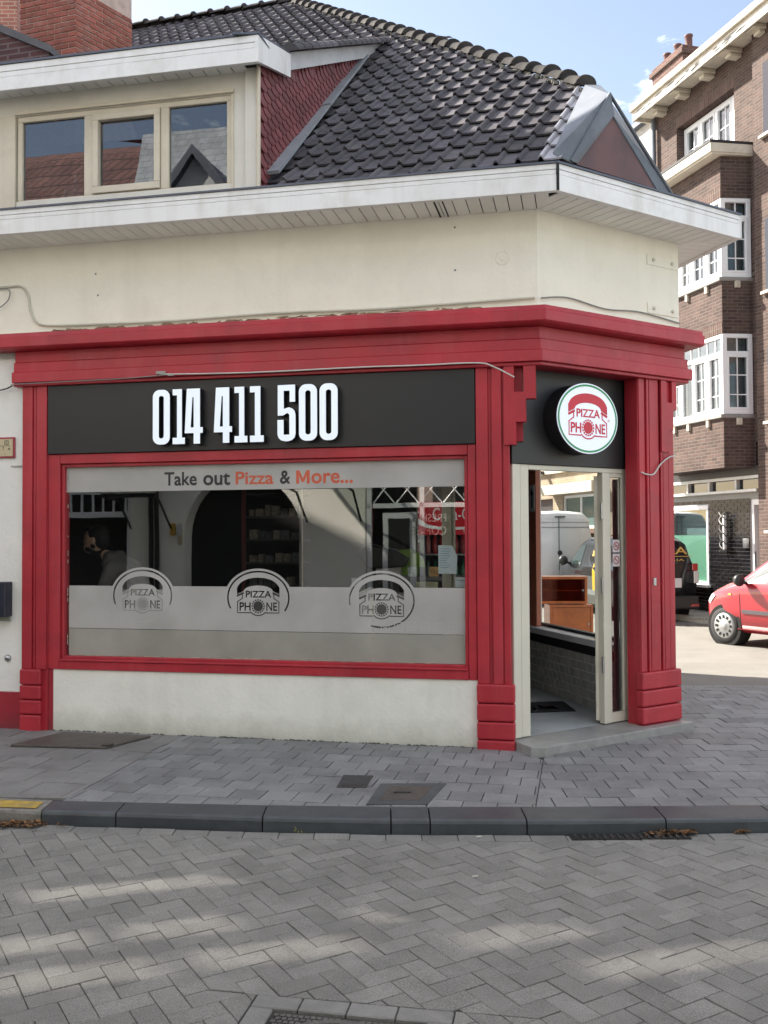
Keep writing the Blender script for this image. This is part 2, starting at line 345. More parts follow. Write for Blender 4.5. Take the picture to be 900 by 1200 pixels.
def fit_text(s, x0, x1, y0, y1, bold=0.0):
    lp = text_loops(s, 1, 1, bold)
    xs = [p[0] for l in lp for p in l]; ys = [p[1] for l in lp for p in l]
    ax, bx, ay, by = min(xs), max(xs), min(ys), max(ys)
    return [[(x0+(x-ax)/(bx-ax)*(x1-x0), y0+(y-ay)/(by-ay)*(y1-y0)) for x, y in l] for l in lp]
def oval(cx, cy, rx, ry, n=48, a0=0, a1=360):
    return [(cx+rx*math.cos(R(a0+(a1-a0)*k/n)), cy+ry*math.sin(R(a0+(a1-a0)*k/n))) for k in range(n if a1-a0 >= 360 else n+1)]
def sc2(loops, k, cx=0, cy=0): return [[(x*k+cx, y*k+cy) for x, y in l] for l in loops]
def quad(a, b, w):
    d = Vector((b[0]-a[0], b[1]-a[1])).normalized()*w/2; n = Vector((-d.y, d.x))
    return [(a[0]+n.x, a[1]+n.y), (b[0]+n.x, b[1]+n.y), (b[0]-n.x, b[1]-n.y), (a[0]-n.x, a[1]-n.y)]
def logo_shapes():
    """telephone emblem, unit = half width of the oval"""
    S = []
    outer = [(-.68+.0, .10), (-.68, .30)]+[(-.66*math.cos(R(a)), .28+.33*math.sin(R(a))) for a in range(20, 161, 10)]+[(.68, .30), (.68, .10), (.46, .20)]
    inner = [(.46*math.cos(R(a)), .20+.17*math.sin(R(a))) for a in range(0, 181, 12)]
    S.append(outer+inner[1:])
    S.append(quad((-.68, .05), (-.46, .15), .06)); S.append(quad((.68, .05), (.46, .15), .06))
    S += fit_text('PIZZA', -.40, .42, .0, .21, .028)
    S += fit_text('PH', -.60, -.24, -.40, -.14, .03)+fit_text('NE', .26, .60, -.40, -.14, .03)
    S.append(oval(0, -.26, .155, .155, 24))
    for k in range(16):
        a = 360/16*k; S.append([(.17*math.cos(R(a-6)), -.26+.17*math.sin(R(a-6))), (.215*math.cos(R(a-8)), -.26+.215*math.sin(R(a-8))), (.215*math.cos(R(a+8)), -.26+.215*math.sin(R(a+8))), (.17*math.cos(R(a+6)), -.26+.17*math.sin(R(a+6)))])
    path = [(-.50, .10), (-.50, -.02), (-.66, -.12), (-.66, -.46), (-.26, -.46)]
    path += [(.29*math.cos(R(a)), -.30+.24*math.sin(R(a))) for a in range(215, 326, 12)]
    path += [(.26, -.46), (.66, -.46), (.66, -.12), (.50, -.02), (.50, .10)]
    w = .034; L = []; Q = []
    for i, p in enumerate(path):
        t = Vector((path[min(i+1, len(path)-1)][0]-path[max(i-1, 0)][0], path[min(i+1, len(path)-1)][1]-path[max(i-1, 0)][1])).normalized()
        L.append((p[0]-t.y*w/2, p[1]+t.x*w/2)); Q.append((p[0]+t.y*w/2, p[1]-t.x*w/2))
    S.append(L+Q[::-1])
    return S
LOGO = logo_shapes()
NL = len(text_loops('PIZZA'))+len(text_loops('PH'))+len(text_loops('NE'))
LOGO_CUT = [LOGO[0]]+LOGO[3:3+NL]; LOGO_DRAW = LOGO[1:3]+LOGO[3+NL:]
def in_plane(mb, loops, depth, Mx, u, y, z, mi=0, flip=False):
    vs, fs = flat(loops, depth)
    if flip: vs = [(-a, b, c) for a, b, c in vs]
    mb.add(vs, fs, mi, up(Mx, u, y, z)); return mb
# clip polygon by half planes (convex zone, ccw)
def clip(poly, zone):
    out = poly
    for i in range(len(zone)):
        a, b = zone[i], zone[(i+1) % len(zone)]; ex, ey = b[0]-a[0], b[1]-a[1]; inp = out; out = []
        if not inp: return []
        for j in range(len(inp)):
            p, q = inp[j], inp[(j+1) % len(inp)]
            dp = ex*(p[1]-a[1])-ey*(p[0]-a[0]); dq = ex*(q[1]-a[1])-ey*(q[0]-a[0])
            if dp >= 0: out.append(p)
            if (dp >= 0) != (dq >= 0):
                t = dp/(dp-dq); out.append((p[0]+(q[0]-p[0])*t, p[1]+(q[1]-p[1])*t))
    return out
def area(p): return abs(sum(p[i][0]*p[(i+1) % len(p)][1]-p[(i+1) % len(p)][0]*p[i][1] for i in range(len(p)))/2)

# =================================================================== GROUND
from bpy_extras.object_utils import world_to_camera_view
SC.render.resolution_x = 768; SC.render.resolution_y = 1024
bpy.context.view_layer.update()
def seen(x, y, z=0, m=.03):
    if y < .5: return False
    c = world_to_camera_view(SC, cam, Vector((x, y, z))); return -m < c.x < 1+m and -m < c.y < 1+m and c.z > 0
pavem = M('pavement_paver', (.215, .215, .214), .72, .16, 4, .35, 90, rnd=.16, dirt=(.10, .10, .10), dscale=2.2, damt=.6, speck=.35)
pavbig = M('pavement_flag', (.215, .208, .200), .75, .16, 4, .35, 90, rnd=.12, dirt=(.10, .098, .094), dscale=2.2, damt=.5, speck=.3)
roadm = M('road_paver', (.215, .208, .193), .75, .16, 5, .6, 140, rnd=.12, dirt=(.14, .135, .125), dscale=1.1, damt=.75, speck=.42, chip=(.06, .058, .055), cthr=.70, cscale=9)
joint = M('joint_sand', (.045, .044, .038), .95, .5, 9, dirt=(.10, .095, .07), dscale=3, damt=.7)
kerbm = M('blue_stone_kerb', (.050, .058, .066), .45, .2, 8, .12, 50, dirt=(.10, .105, .11), dscale=4, damt=.6, rnd=.08)
sst = M('side_street_concrete', (.17, .162, .145), .85, .12, 1.5, .3, 60, dirt=(.12, .115, .105), dscale=.8, damt=.7, speck=.3)
far_ground = M('far_ground', (.20, .19, .18), .9, .1, 1, .2, 20)
iron = M('cast_iron', (.035, .032, .030), .55, .25, 15, .3, 80, dirt=(.07, .045, .03), dscale=9, damt=.6)
brownlid = M('rusty_brown_lid', (.085, .072, .062), .6, .25, 12, .4, 90)

g = MB(); g.slab([(-250, -250), (250, -250), (250, 400), (-250, 400)], -.6, -.2); g.build('ground', far_ground, kind='structure')
KF = [(-14, 6.6), (-2.6, 5.60), (-1.898, 5.508), (-.736, 5.372), (-.009, 5.312), (.944, 5.28), (2.145, 5.307), (16, 5.62)]
KB = [(-14, 6.82), (-2.6, 5.83), (-1.971, 5.72), (-.768, 5.608), (-.009, 5.56), (.991, 5.542), (2.246, 5.554), (16, 5.86)]
def interp(T, x):
    for (a, b), (c, d) in zip(T, T[1:]):
        if x <= c: return b+(d-b)*(x-a)/(c-a)
    return T[-1][1]
road = MB(); road.slab([(-40, -40), (40, -40), (40, 5.4)]+[(x, y+.05) for x, y in KF[::-1]]+[(-40, 8)], -.2, -.088)
road = road.build('road', joint, kind='structure')
# pavement bed
pv = MB(); pv.slab([(x, y-.03) for x, y in KB]+[(16, 9.85), (2.4, 9.85), (2.0, 13), (-40, 17), (-14, 10)], -.15, -.012)
pavement = pv.build('pavement', joint, kind='structure')

def gapshrink(poly, g):
    n = len(poly); c = (sum(p[0] for p in poly)/n, sum(p[1] for p in poly)/n); out = []
    for i in range(n):
        p0, p1, p2 = poly[i-1], poly[i], poly[(i+1) % n]
        def nrm(a, b):
            ex, ey = b[0]-a[0], b[1]-a[1]; l = math.hypot(ex, ey) or 1; return -ey/l, ex/l
        na, nb = nrm(p0, p1), nrm(p1, p2); k = 1+na[0]*nb[0]+na[1]*nb[1]
        if k < .3: k = .3
        out.append((p1[0]+(na[0]+nb[0])/k*g, p1[1]+(na[1]+nb[1])/k*g))
    return out
def ccw(p):
    s = sum(p[i][0]*p[(i+1) % len(p)][1]-p[(i+1) % len(p)][0]*p[i][1] for i in range(len(p)))
    return p if s > 0 else p[::-1]
def pave(cells, name, parent, mat, ztop, depth, gap, uneven, capn, margin=.03):
    cl = []
    for p in cells:
        p = ccw([q for i, q in enumerate(p) if math.hypot(q[0]-p[i-1][0], q[1]-p[i-1][1]) > .006])
        if len(p) < 3 or area(p) < 6e-4: continue
        cx = sum(q[0] for q in p)/len(p); cy = sum(q[1] for q in p)/len(p)
        cl.append((cx*cx+cy*cy, seen(cx, cy, ztop, margin), p, cx, cy))
    cl.sort(key=lambda t: (not t[1], t[0]))
    rest = MB(); k = 0
    for d, s, p, cx, cy in cl:
        q = gapshrink(p, gap/2); dz = random.uniform(-uneven, uneven)
        tx, ty = random.uniform(-uneven, uneven)*4, random.uniform(-uneven, uneven)*4
        mb = MB() if (s and k < capn) else rest
        mb.cv = random.random(); b = len(mb.v)
        mb.slab(q, ztop-depth, ztop+dz, ch=.0028)
        for i in range(b, len(mb.v)):
            v = mb.v[i]; v.z += (v.x-cx)*tx+(v.y-cy)*ty
        if mb is not rest: mb.build(name, mat, parent); k += 1
    if rest.v: rest.build(name, mat, parent, kind='stuff')
def rotpt(o, ax, x, y):
    e, f = az(ax), az(ax-90); return (o[0]+e.x*x+f.x*y, o[1]+e.y*x+f.y*y)
def bond(o, ax, w, h, nx, ny, zone, off=.5, jit=0.0):
    out = []
    for j in range(-ny, ny):
        sh = (j % 2)*off*w
        for i in range(-nx, nx):
            x, y = i*w+sh, j*h
            p = [rotpt(o, ax, x+a, y+b) for a, b in ((0, 0), (w, 0), (w, h), (0, h))]
            p = clip(ccw(p), zone)
            if p: out.append(p)
    return out
def W2(Mx, u, y): v = Mx @ Vector((u, y, 0)); return (v.x, v.y)
seamT, seamB = (1.12, 6.70), (.88, 5.546)
zl = W2(FR, -2.85, .03)
mid = [(-1.96, 5.722), (-.768, 5.61), (-.009, 5.562), seamB, seamT, W2(FR, -.15, .02), zl]
leftz = [(-6, 6.11), (-2.6, 5.832), (-1.96, 5.722), zl, W2(FR, -8, .03)]
pave(bond(W2(FR, -.2, .01), A1, .205, .205, 22, 14, mid), 'paver', pavement, pavem, 0, .06, .006, .0022, 170)
pave(bond(W2(FR, -2.85, 0), A1, .30, .30, 18, 12, leftz), 'flagstone', pavement, pavbig, 0, .06, .007, .002, 60)
rightz = [seamB, (.991, 5.544), (2.246, 5.556), (6.2, 5.64), (6.2, 9.9), (2.0, 9.9), seamT]
pave(bond((1.0, 5.546), 91, .205, .205, 30, 30, rightz), 'paver', pavement, pavem, 0, .06, .006, .0022, 70)
# kerb stones
kerb = MB(); kerb.slab([(x, y+.02) for x, y in KF]+[(x, y-.02) for x, y in KB[::-1]], -.2, -.08); kerb = kerb.build('kerb', joint, kind='structure')
JX = [-14, -11, -9, -7, -5.2, -3.6, -2.65, -2.01, -1.56, -.70, .03, .25, .79, 1.57, 2.20, 3.2, 4.2, 5.2, 6.2, 9, 12, 16]
YK = [M('yellow_painted_kerb', (.45, .30, .05), .7, .3, 15, .3, 40, dirt=(.20, .19, .16), dscale=9, damt=.9), M('old_concrete_kerb', (.20, .19, .17), .85, .3, 20, .5, 60)]
for a, b in zip(JX, JX[1:]):
    x0, x1 = a+.004, b-.004; mb = MB(); mb.cv = random.random()
    n = 4; prof = [(-.09, 0), (-.022, .0), (-.004, .014), (0, 1)]
    vs = []; fs = []
    for i in range(n+1):
        x = x0+(x1-x0)*i/n; yf, yb = interp(KF, x), interp(KB, x)-.004
        vs += [(x, yf, -.16), (x, yf, -.020), (x, yf+.006, -.006), (x, yf+.020, 0.002), (x, yb, 0.004), (x, yb, -.16)]
    for i in range(n):
        for k in range(5): fs.append((i*6+k, i*6+k+1, (i+1)*6+k+1, (i+1)*6+k))
    fs += [tuple(range(6)), tuple(range(n*6+5, n*6-1, -1))]
    mb.add(vs, fs)
    if b <= -2.0:
        o = mb.build('kerb_stone', YK[1], kerb, label='rough old concrete kerb stone')
        q = MB(); yf, yb = interp(KF, (x0+x1)/2), interp(KB, (x0+x1)/2)
        q.thick([(x0+.01, interp(KF, x0)+.03, .006), (x1-.04, interp(KF, x1)+.03, .006), (x1-.04, interp(KB, x1)-.05, .006), (x0+.01, interp(KB, x0)-.05, .006)], (0, 0, .003))
        q.build('paint_patch', YK[0], o, label='worn yellow kerb paint')
    else: mb.build('kerb_stone', kerbm, kerb)
# road blocks: herringbone, with stretcher rows along the kerb
MHO = (-.47, 3.47); MHA = 100.6
def mhl(x, y):
    e, f = az(MHA), az(MHA+90); dx, dy = x-MHO[0], y-MHO[1]; return dx*e.x+dy*e.y, dx*f.x+dy*f.y
cells = []; a = .10; ORG = (.1, 4.2)
for i in range(-50, 50):
    for j in range(-50, 50):
        k = (i-j) % 4
        if k == 0: r = (i*a, j*a, 2*a, a)
        elif k == 3: r = (i*a, j*a, a, 2*a)
        else: continue
        p = [rotpt(ORG, 59, r[0]+u, r[1]+v) for u, v in ((0, 0), (r[2], 0), (r[2], r[3]), (0, r[3]))]
        cx = sum(q[0] for q in p)/4; cy = sum(q[1] for q in p)/4
        if not (-3.6 < cx < 3.8 and 2.5 < cy < 6.2): continue
        lx, ly = mhl(cx, cy)
        x0, x1 = cx-.2, cx+.2; y0, y1 = interp(KF, x0)-.125, interp(KF, x1)-.125
        z = [(x0-2, y0-(y1-y0)*5), (x0-2, -5), (x1+2, -5), (x1+2, y1+(y1-y0)*5)]
        p = clip(ccw(p), ccw(z))
        if not p: continue
        if -.3 < lx < 1.02 and -.3 < ly < 1.6:      # cut round the manhole frame
            e_, f_ = az(MHA), az(MHA+90)
            def hp_(px_, py_, d): # keep the side to the left of direction d
                q0 = (MHO[0]+e_.x*px_+f_.x*py_, MHO[1]+e_.y*px_+f_.y*py_); return q0, (q0[0]+d[0], q0[1]+d[1])
            def half(p, ln):
                (ax, ay), (bx, by) = ln; ex, ey = bx-ax, by-ay; nx, ny = -ey, ex
                return clip(p, [(ax-ex*50, ay-ey*50), (ax+ex*50, ay+ey*50), (ax+ex*50+nx*50, ay+ey*50+ny*50), (ax-ex*50+nx*50, ay-ey*50+ny*50)]) if p else p
            E2, F2 = (e_.x, e_.y), (f_.x, f_.y); neg = lambda t: (-t[0], -t[1])
            bk = hp_(0, -.004, E2); lf_ = hp_(-.004, 0, neg(F2)); rt_ = hp_(.724, 0, neg(F2))
            q1 = half(p, bk); rem = half(p, (bk[0], (bk[0][0]-E2[0], bk[0][1]-E2[1])))
            l1 = half(rem, lf_); l2 = half(rem, (lf_[0], (lf_[0][0]+F2[0], lf_[0][1]+F2[1])))
            left = next((t for t in (l1, l2) if t and mhl(sum(c[0] for c in t)/len(t), sum(c[1] for c in t)/len(t))[0] < 0), None)
            r1 = half(rem, rt_); r2 = half(rem, (rt_[0], (rt_[0][0]+F2[0], rt_[0][1]+F2[1])))
            right = next((t for t in (r1, r2) if t and mhl(sum(c[0] for c in t)/len(t), sum(c[1] for c in t)/len(t))[0] > .72), None)
            back = q1 if q1 and mhl(sum(c[0] for c in q1)/len(q1), sum(c[1] for c in q1)/len(q1))[1] < 0 else None
            if q1 and not back:
                back = rem
                rem = q1; l1 = half(rem, lf_); l2 = half(rem, (lf_[0], (lf_[0][0]+F2[0], lf_[0][1]+F2[1])))
                left = next((t for t in (l1, l2) if t and mhl(sum(c[0] for c in t)/len(t), sum(c[1] for c in t)/len(t))[0] < 0), None)
                r1 = half(rem, rt_); r2 = half(rem, (rt_[0], (rt_[0][0]+F2[0], rt_[0][1]+F2[1])))
                right = next((t for t in (r1, r2) if t and mhl(sum(c[0] for c in t)/len(t), sum(c[1] for c in t)/len(t))[0] > .72), None)
            for t in (back, left, right):
                if t and area(t) > 4e-4: cells.append(t)
        else: cells.append(p)
pave(cells, 'paving_block', road, roadm, -.075, .06, .0036, .0020, 290)
cells = []
x = -3.6
while x < 3.8:
    y0, y1 = interp(KF, x)-.012, interp(KF, x+.2)-.012
    cells.append([(x, y0-.11), (x+.2, y1-.11), (x+.2, y1), (x, y0)]); x += .2
pave(cells, 'gutter_block', road, roadm, -.077, .06, .005, .002, 40)
# outer road surface beyond the modelled blocks
def ringzone(mb, x0, x1, y0, y1, z): mb.box(x0, x1, y0, y1, z-.05, z)
rb = MB(); ringzone(rb, -40, -3.7, -40, 5.5, -.075); ringzone(rb, 3.9, 40, -40, 5.2, -.075); ringzone(rb, -3.7, 3.9, -40, 2.45, -.075)
rb.build('road_surface', M('road_far', (.15, .147, .143), .8, .15, 6, .3, 60), road, kind='structure')
pb = MB(); pb.slab([W2(FR, -8.2, .0), (-6, 6.12), (-14, 6.83), (-40, 9), W2(FR, -40, .0)], -.05, -.001); pb.slab([(6.25, 5.65), (16, 5.87), (16, 9.9), (6.25, 9.9)], -.05, -.001)
pb.build('pavement_surface', pavbig, pavement, kind='structure')
# side street
ss = MB()
ss.add([(2.0, 9.9, -.003), (30, 9.9, -.003), (30, 13.5, -.10), (1.2, 13.5, -.10), (30, 400, -.10), (-60, 400, -.10), (-3.4, 30, -.10), (0, 13.5, -.10)], [(0, 1, 2, 3), (3, 2, 4, 5, 6)])
ss.build('side_street', sst, kind='structure')
pvb = MB(BR); pvb.box(-40, 12, -.9, .1, -.2, -.0); pb2 = pvb.build('far_pavement', M('far_pavement_slabs', (.27, .255, .235), .85, .15, 5), kind='structure')
kb = MB(BR); kb.box(-40, 12, -1.02, -.905, -.2, .006); kb.build('far_kerb', M('pale_kerb', (.33, .32, .29), .8, .15, 5), kind='structure')

# ------------------------------------------------ covers, drain, litter
def quadcover(name, pts, label, z, frame_w, inner, cat='manhole cover'):
    o = Vector((sum(p[0] for p in pts)/4, sum(p[1] for p in pts)/4, 0)); t = thing(name, label, cat, Matrix.Translation(o))
    pts = [Vector((*p, 0)) for p in pts]; c = sum(pts, Vector())/4
    ins = [p+(c-p)*frame_w for p in pts]
    f = MB(); n = 4; vs = [(*p.xy, z0) for z0 in (-.03, z) for p in pts]+[(*p.xy, z0) for z0 in (-.03, z) for p in ins]
    fs = []
    for i in range(4):
        j = (i+1) % 4; fs += [(i, j, 4+j, 4+i), (8+i, 8+j, 12+j, 12+i), (4+i, 4+j, 12+j, 12+i), (i, j, 8+j, 8+i)]
    f.add(vs, fs); f.build('frame', kerbm, t)
    return t, pts, ins
t, P4, I4 = quadcover('manhole_cover', [(-.115, 5.60), (.245, 5.60), (.39, 6.07), (-.03, 6.07)], 'small brown lid in a dark stone frame set in the pavement by the kerb', .006, .34, None)
lid = MB(); lid.slab([(p.x, p.y) for p in I4], -.03, .009); lid = lid.build('lid', brownlid, t, bevel=.003)
hd = MB(); hd.box(.05, .16, 5.83, 5.85, .009, .015); hd.build('lifting_bar', iron, lid)
t = thing('utility_cover', 'plain dark concrete patch cover between the pavement pavers left of the brown lid', 'utility cover', Matrix.Translation((-.2, 6.13, 0)))
mb = MB(); mb.slab([(-.31, 6.00), (-.12, 5.99), (-.08, 6.27), (-.28, 6.29)], -.03, .0065); mb.build('lid', M('dark_concrete', (.05, .048, .047), .8, .3, 25, .4, 90), t, bevel=.003)
mb = MB(); mb.box(-.27, -.13, 6.02, 6.04, .0066, .009); mb.build('slot', iron, t)
t = thing('cellar_plate', 'large flat brown metal plate lying against the left end of the shop wall', 'metal plate', Matrix.Translation((-2.4, 7.35, 0)))
mb = MB(); mb.slab([(-2.86, 7.20), (-2.10, 7.10), (-1.86, 7.50), (-2.62, 7.66)], .0, .018); mb.build('plate', brownlid, t, bevel=.004)
mb = MB(); mb.slab([(-2.14, 7.12), (-2.08, 7.11), (-2.06, 7.17), (-2.12, 7.19)], .018, .03); mb.build('lug', iron, t)
# manhole in the road
MM = frame(Vector((MHO[0], MHO[1], 0)), MHA)    # x along back edge, y inward/away ; cover lies at y<0
t = thing('road_manhole', 'large square manhole with stone edging and ribbed iron lid in the road', 'manhole cover', MM)
es = M('edging_stone', (.21, .205, .195), .7, .15, 12, .4, 90, rnd=.1)
for x0, x1 in ((0, .17), (.175, .345), (.35, .52), (.525, .72)):
    mb = MB(MM); mb.cv = random.random(); mb.box(x0, x1, -.085, 0, -.14, -.0735); mb.build('edging_stone', es, t, bevel=.004)
for k in range(5):
    for xx in (-.0, .635):
        mb = MB(MM); mb.cv = random.random(); mb.box(xx, xx+.085, -.09-.17*(k+1)+.005, -.09-.17*k, -.14, -.0738); mb.build('edging_stone', es, t, bevel=.004)
mb = MB(MM); mb.box(.09, .63, -.94, -.09, -.16, -.086); lid = mb.build('lid', iron, t)
mb = MB(MM)
cx0, cy0, rr = .36, -.40, .27
for i in range(24):
    for j in range(36):
        x, y = .10+i*.022+(j % 2)*.011, -.11-j*.022; d = math.hypot(x-cx0, y-cy0)
        if x > .61 or abs(d-rr) < .022: continue
        mb.box(x, x+.017, y-.017, y, -.09, -.078)
mb.build('rib_blocks', M('worn_iron', (.10, .094, .088), .6, .25, 15, .3, 80, speck=.3), lid, kind='stuff')
mb = MB(MM); vs = []; n = 48
for r, z in ((rr-.012, -.09), (rr-.012, -.077), (rr+.012, -.077), (rr+.012, -.09)): vs += [(cx0+r*math.cos(2*math.pi*k/n), cy0+r*math.sin(2*math.pi*k/n), z) for k in range(n)]
mb.add(vs, [(i*n+k, i*n+(k+1) % n, (i+1)*n+(k+1) % n, (i+1)*n+k) for i in range(3) for k in range(n)]); mb.build('ring', MATS['worn_iron'], lid)
# kerb drain
t = thing('kerb_drain', 'dark slotted gutter drain under the kerb with leaves caught on it', 'drain', Matrix.Translation((1.4, 5.2, -.075)))
mb = MB(); mb.slab([(1.02, 5.185), (1.68, 5.19), (1.68, 5.265), (1.02, 5.262)], -.12, -.072); mb.build('tray', blackp, t)
for k in range(16):
    x = 1.04+k*.04; mb = MB(); mb.box(x, x+.016, 5.188, 5.262, -.072, -.066); mb.build('slat', iron, t)
# leaf litter
def leafmesh(sz):
    mb = MB(); n = 7; pts = []
    for k in range(n*2): r = sz*(.5 if k % 2 else 1)*random.uniform(.7, 1.1); a_ = math.pi*k/n; pts.append((r*math.cos(a_), r*math.sin(a_)*.8, random.uniform(0, .35)*sz))
    vs = [(0, 0, .1*sz)]+pts; mb.add(vs, [(0, i+1, (i+1) % (2*n)+1) for i in range(2*n)]); return mb
leafc = [M('leaf_brown', (.20, .10, .04), .7, .4, 60, rnd=.4), M('leaf_dark', (.08, .05, .03), .8, .4, 60, rnd=.4)]
def litter(spots, label):
    mb = MB()
    for x, y, z, s, n in spots:
        for k in range(n):
            px, py = x+random.gauss(0, s*1.0), y+random.gauss(0, s*.22); l = leafmesh(random.uniform(.012, .03))
            Rm = Matrix.Translation((px, py, z+random.uniform(0, .012))) @ Matrix.Rotation(random.uniform(0, 6.28), 4, 'Z') @ Matrix.Rotation(random.gauss(0, .4), 4, 'X')
            b = len(mb.v); mb.cv = random.random(); mb.add([Rm @ v for v in l.v], l.f, 0 if random.random() < .6 else 1)
    o = mb.build('leaf_litter', leafc, kind='stuff'); tag(o, label, 'leaves')
litter([(-2.14, 5.485, -.07, .10, 150), (-2.5, 5.52, -.07, .16, 100)], 'heap of dry brown leaves in the gutter below the yellow kerb')
litter([(1.63, 5.27, -.068, .05, 60), (1.52, 5.25, -.068, .06, 25), (2.0, 5.28, -.07, .03, 12)], 'brown leaves caught at the kerb drain on the right')
litter([(6.2, 17.5, -.0, .25, 120), (5.9, 17.3, -.09, .3, 80)], 'dry leaves on the far pavement by the black tiled wall')
yl = leafmesh(.035); o = MB().add([Matrix.Translation((-.49, 5.36, -.062)) @ Matrix.Rotation(R(70), 4, 'X') @ v for v in yl.v], yl.f).build('fallen_leaf', M('leaf_yellow', (.42, .42, .05), .6, .2, 50)); tag(o, 'single yellow green leaf leaning on the dark kerb', 'leaf')
for x, y, lab in ((.50, 5.22, 'white paper scrap in the gutter at the foot of the kerb'), (.42, 4.62, 'pale cigarette butt lying on the road blocks')):
    mb = MB(); mb.tube([(x, y, -.068), (x+.03, y+.008, -.067)], .004, 6); o = mb.build('cigarette_butt', M('paper_scrap', (.6, .58, .52), .8)); tag(o, lab, 'litter')

# =================================================================== CORNER SHOP BUILDING
shop = thing('corner_shop', 'cream rendered corner shop with red timber shopfront and dark tiled roof', 'shop', FR)
def wrap(prof, uL=-7.0, xS=3.4, mi=0, mb=None, sec=(0, 1, 2, 3)):
    mb = mb or MB(); n = len(prof); vs = []
    for o, z in prof:
        P = [FR @ Vector((uL, -o, 0)), foldK(o), foldE(o), SD @ Vector((xS, -o, 0))]
        vs += [(P[i].x, P[i].y, z) for i in sec]
    k = len(sec); fs = []
    for j in range(n):
        j2 = (j+1) % n
        for i in range(k-1): fs.append((j*k+i, j*k+i+1, j2*k+i+1, j2*k+i))
    fs += [tuple(j*k for j in range(n)), tuple(j*k+k-1 for j in range(n-1, -1, -1))]
    mb.add(vs, fs, mi, ID); return mb
wrap([(0, 3.1), (0, 4.05), (-.28, 4.05), (-.28, 3.1)]).build('upper_wall', cream, shop)
MB(FR).box(-7, -.12, .02, .26, 2.30, 3.12).build('lintel', redd, shop)
wrap([(-.03, 2.86), (-.03, 3.12), (-.26, 3.12), (-.26, 2.86)], sec=(1, 2, 3)).build('lintel', redd, shop)
# eaves: soffit, fascia, gutter edge
sf = wrap([(.36, 4.052), (.36, 4.22), (-.1, 4.22), (-.1, 4.052)]).build('soffit', darkgap, shop)
def soffboards(FRM, x0, x1, zone, w=.1, par=sf, z=4.040, depth=.375, skip=()):
    x = x0; k = 0
    while x < x1-.01:
        q = [(x+.004, -depth), (x+w-.003, -depth), (x+w-.003, 0), (x+.004, 0)]
        p = clip(ccw([W2(FRM, *a) for a in q]), ccw(zone)); k += 1
        if p and area(p) > 1e-4 and k not in skip:
            mb = MB(); mb.cv = random.random(); mb.slab(p, z, z+.008, ch=.002); 
            for v in mb.v: v.z = 2*z+.008-v.z
            mb.build('soffit_board', soff, par)
        x += w+(.012 if k in skip else 0)
fk, fe = foldK(.378).xy[:], foldE(.378).xy[:]
soffboards(FR, -5.2, .1, [W2(FR, -7, -.378), fk, K.xy[:], W2(FR, -7, 0)], skip=())
soffboards(CH, -.1, 2.1, [fk, fe, EE.xy[:], K.xy[:]])
soffboards(SD, -.5, 3.3, [fe, W2(SD, 3.4, -.378), W2(SD, 3.4, 0), EE.xy[:]])
for u_, w__ in ((-.735, .011), (-.672, .008)):
    mb = MB(FR); mb.box(u_, u_+w__, -.372, .0, 4.034, 4.042); mb.build('soffit_joint', darkgap, sf)
for z0, z1, o in ((4.028, 4.145, .400), (4.148, 4.180, .397), (4.183, 4.222, .400)):
    wrap([(o, z0), (o, z1), (.36, z1), (.36, z0)]).build('fascia_board', whitec, shop, bevel=.002)
wrap([(.412, 4.222), (.412, 4.236), (.38, 4.242), (.30, 4.238), (.30, 4.222)]).build('gutter_edge', zincd, shop)
wrap([(.31, 4.19), (.31, 4.228), (-.9, 4.232), (-.9, 4.19)]).build('gutter_floor', zincd, shop)
for P, a in ((foldK(.402), (A1+A2)/2), (foldE(.402), (A2+A3)/2)):
    mb = MB(frame(P, a)); mb.box(-.009, .009, -.006, .02, 4.03, 4.226); mb.build('corner_trim', darkgap if a > 50 else whitec, shop)
# mouldings of the red cornice
wrap([(0, 3.285), (.15, 3.285), (.155, 3.25), (.165, 3.245), (.165, 3.17), (.14, 3.155), (0, 3.155)], -4.56).build('cornice', red, shop, bevel=.003)
for z0, z1, o in ((3.06, 3.154, .035), (2.975, 3.057, .055), (2.885, 2.972, .085), (2.858, 2.883, .060)):
    wrap([(o, z0), (o, z1), (-.02, z1), (-.02, z0)], -4.34, mb=None).build('frieze_board', red, shop, bevel=.004)
wrap([(0, 3.286), (.055, 3.286), (.045, 3.306), (0, 3.32)], -4.50).build('top_ledge', M('peeled_white_board', (.55, .52, .44), .8, .15, 6, .5, 30, dirt=(.20, .13, .08), dscale=7, damt=.9), shop)
# scraps of old paint/wood on the ledge
mb = MB(FR)
for k in range(60):
    u = random.uniform(-4.3, -.5); l = random.uniform(.03, .16); z = 3.30+random.uniform(0, .012)
    mb.prism([(u, z), (u+l, z+random.uniform(-.004, .006)), (u+l*.8, z+random.uniform(.006, .02)), (u+l*.2, z+random.uniform(.004, .016))], -.058, -.05+random.uniform(-.006, 0))
mb.build('peeling_paint', M('bare_wood', (.26, .17, .11), .9, .3, 20), shop, kind='stuff')
# lower walls, left
mb = MB(FR); mb.box(-9, -4.27, 0, .28, .305, 3.2); mb.build('side_wall_render', white_wall, shop)
mb = MB(FR); mb.box(-9, -4.272, -.012, .25, -.05, .303); mb.build('plinth', redd, shop, bevel=.004)
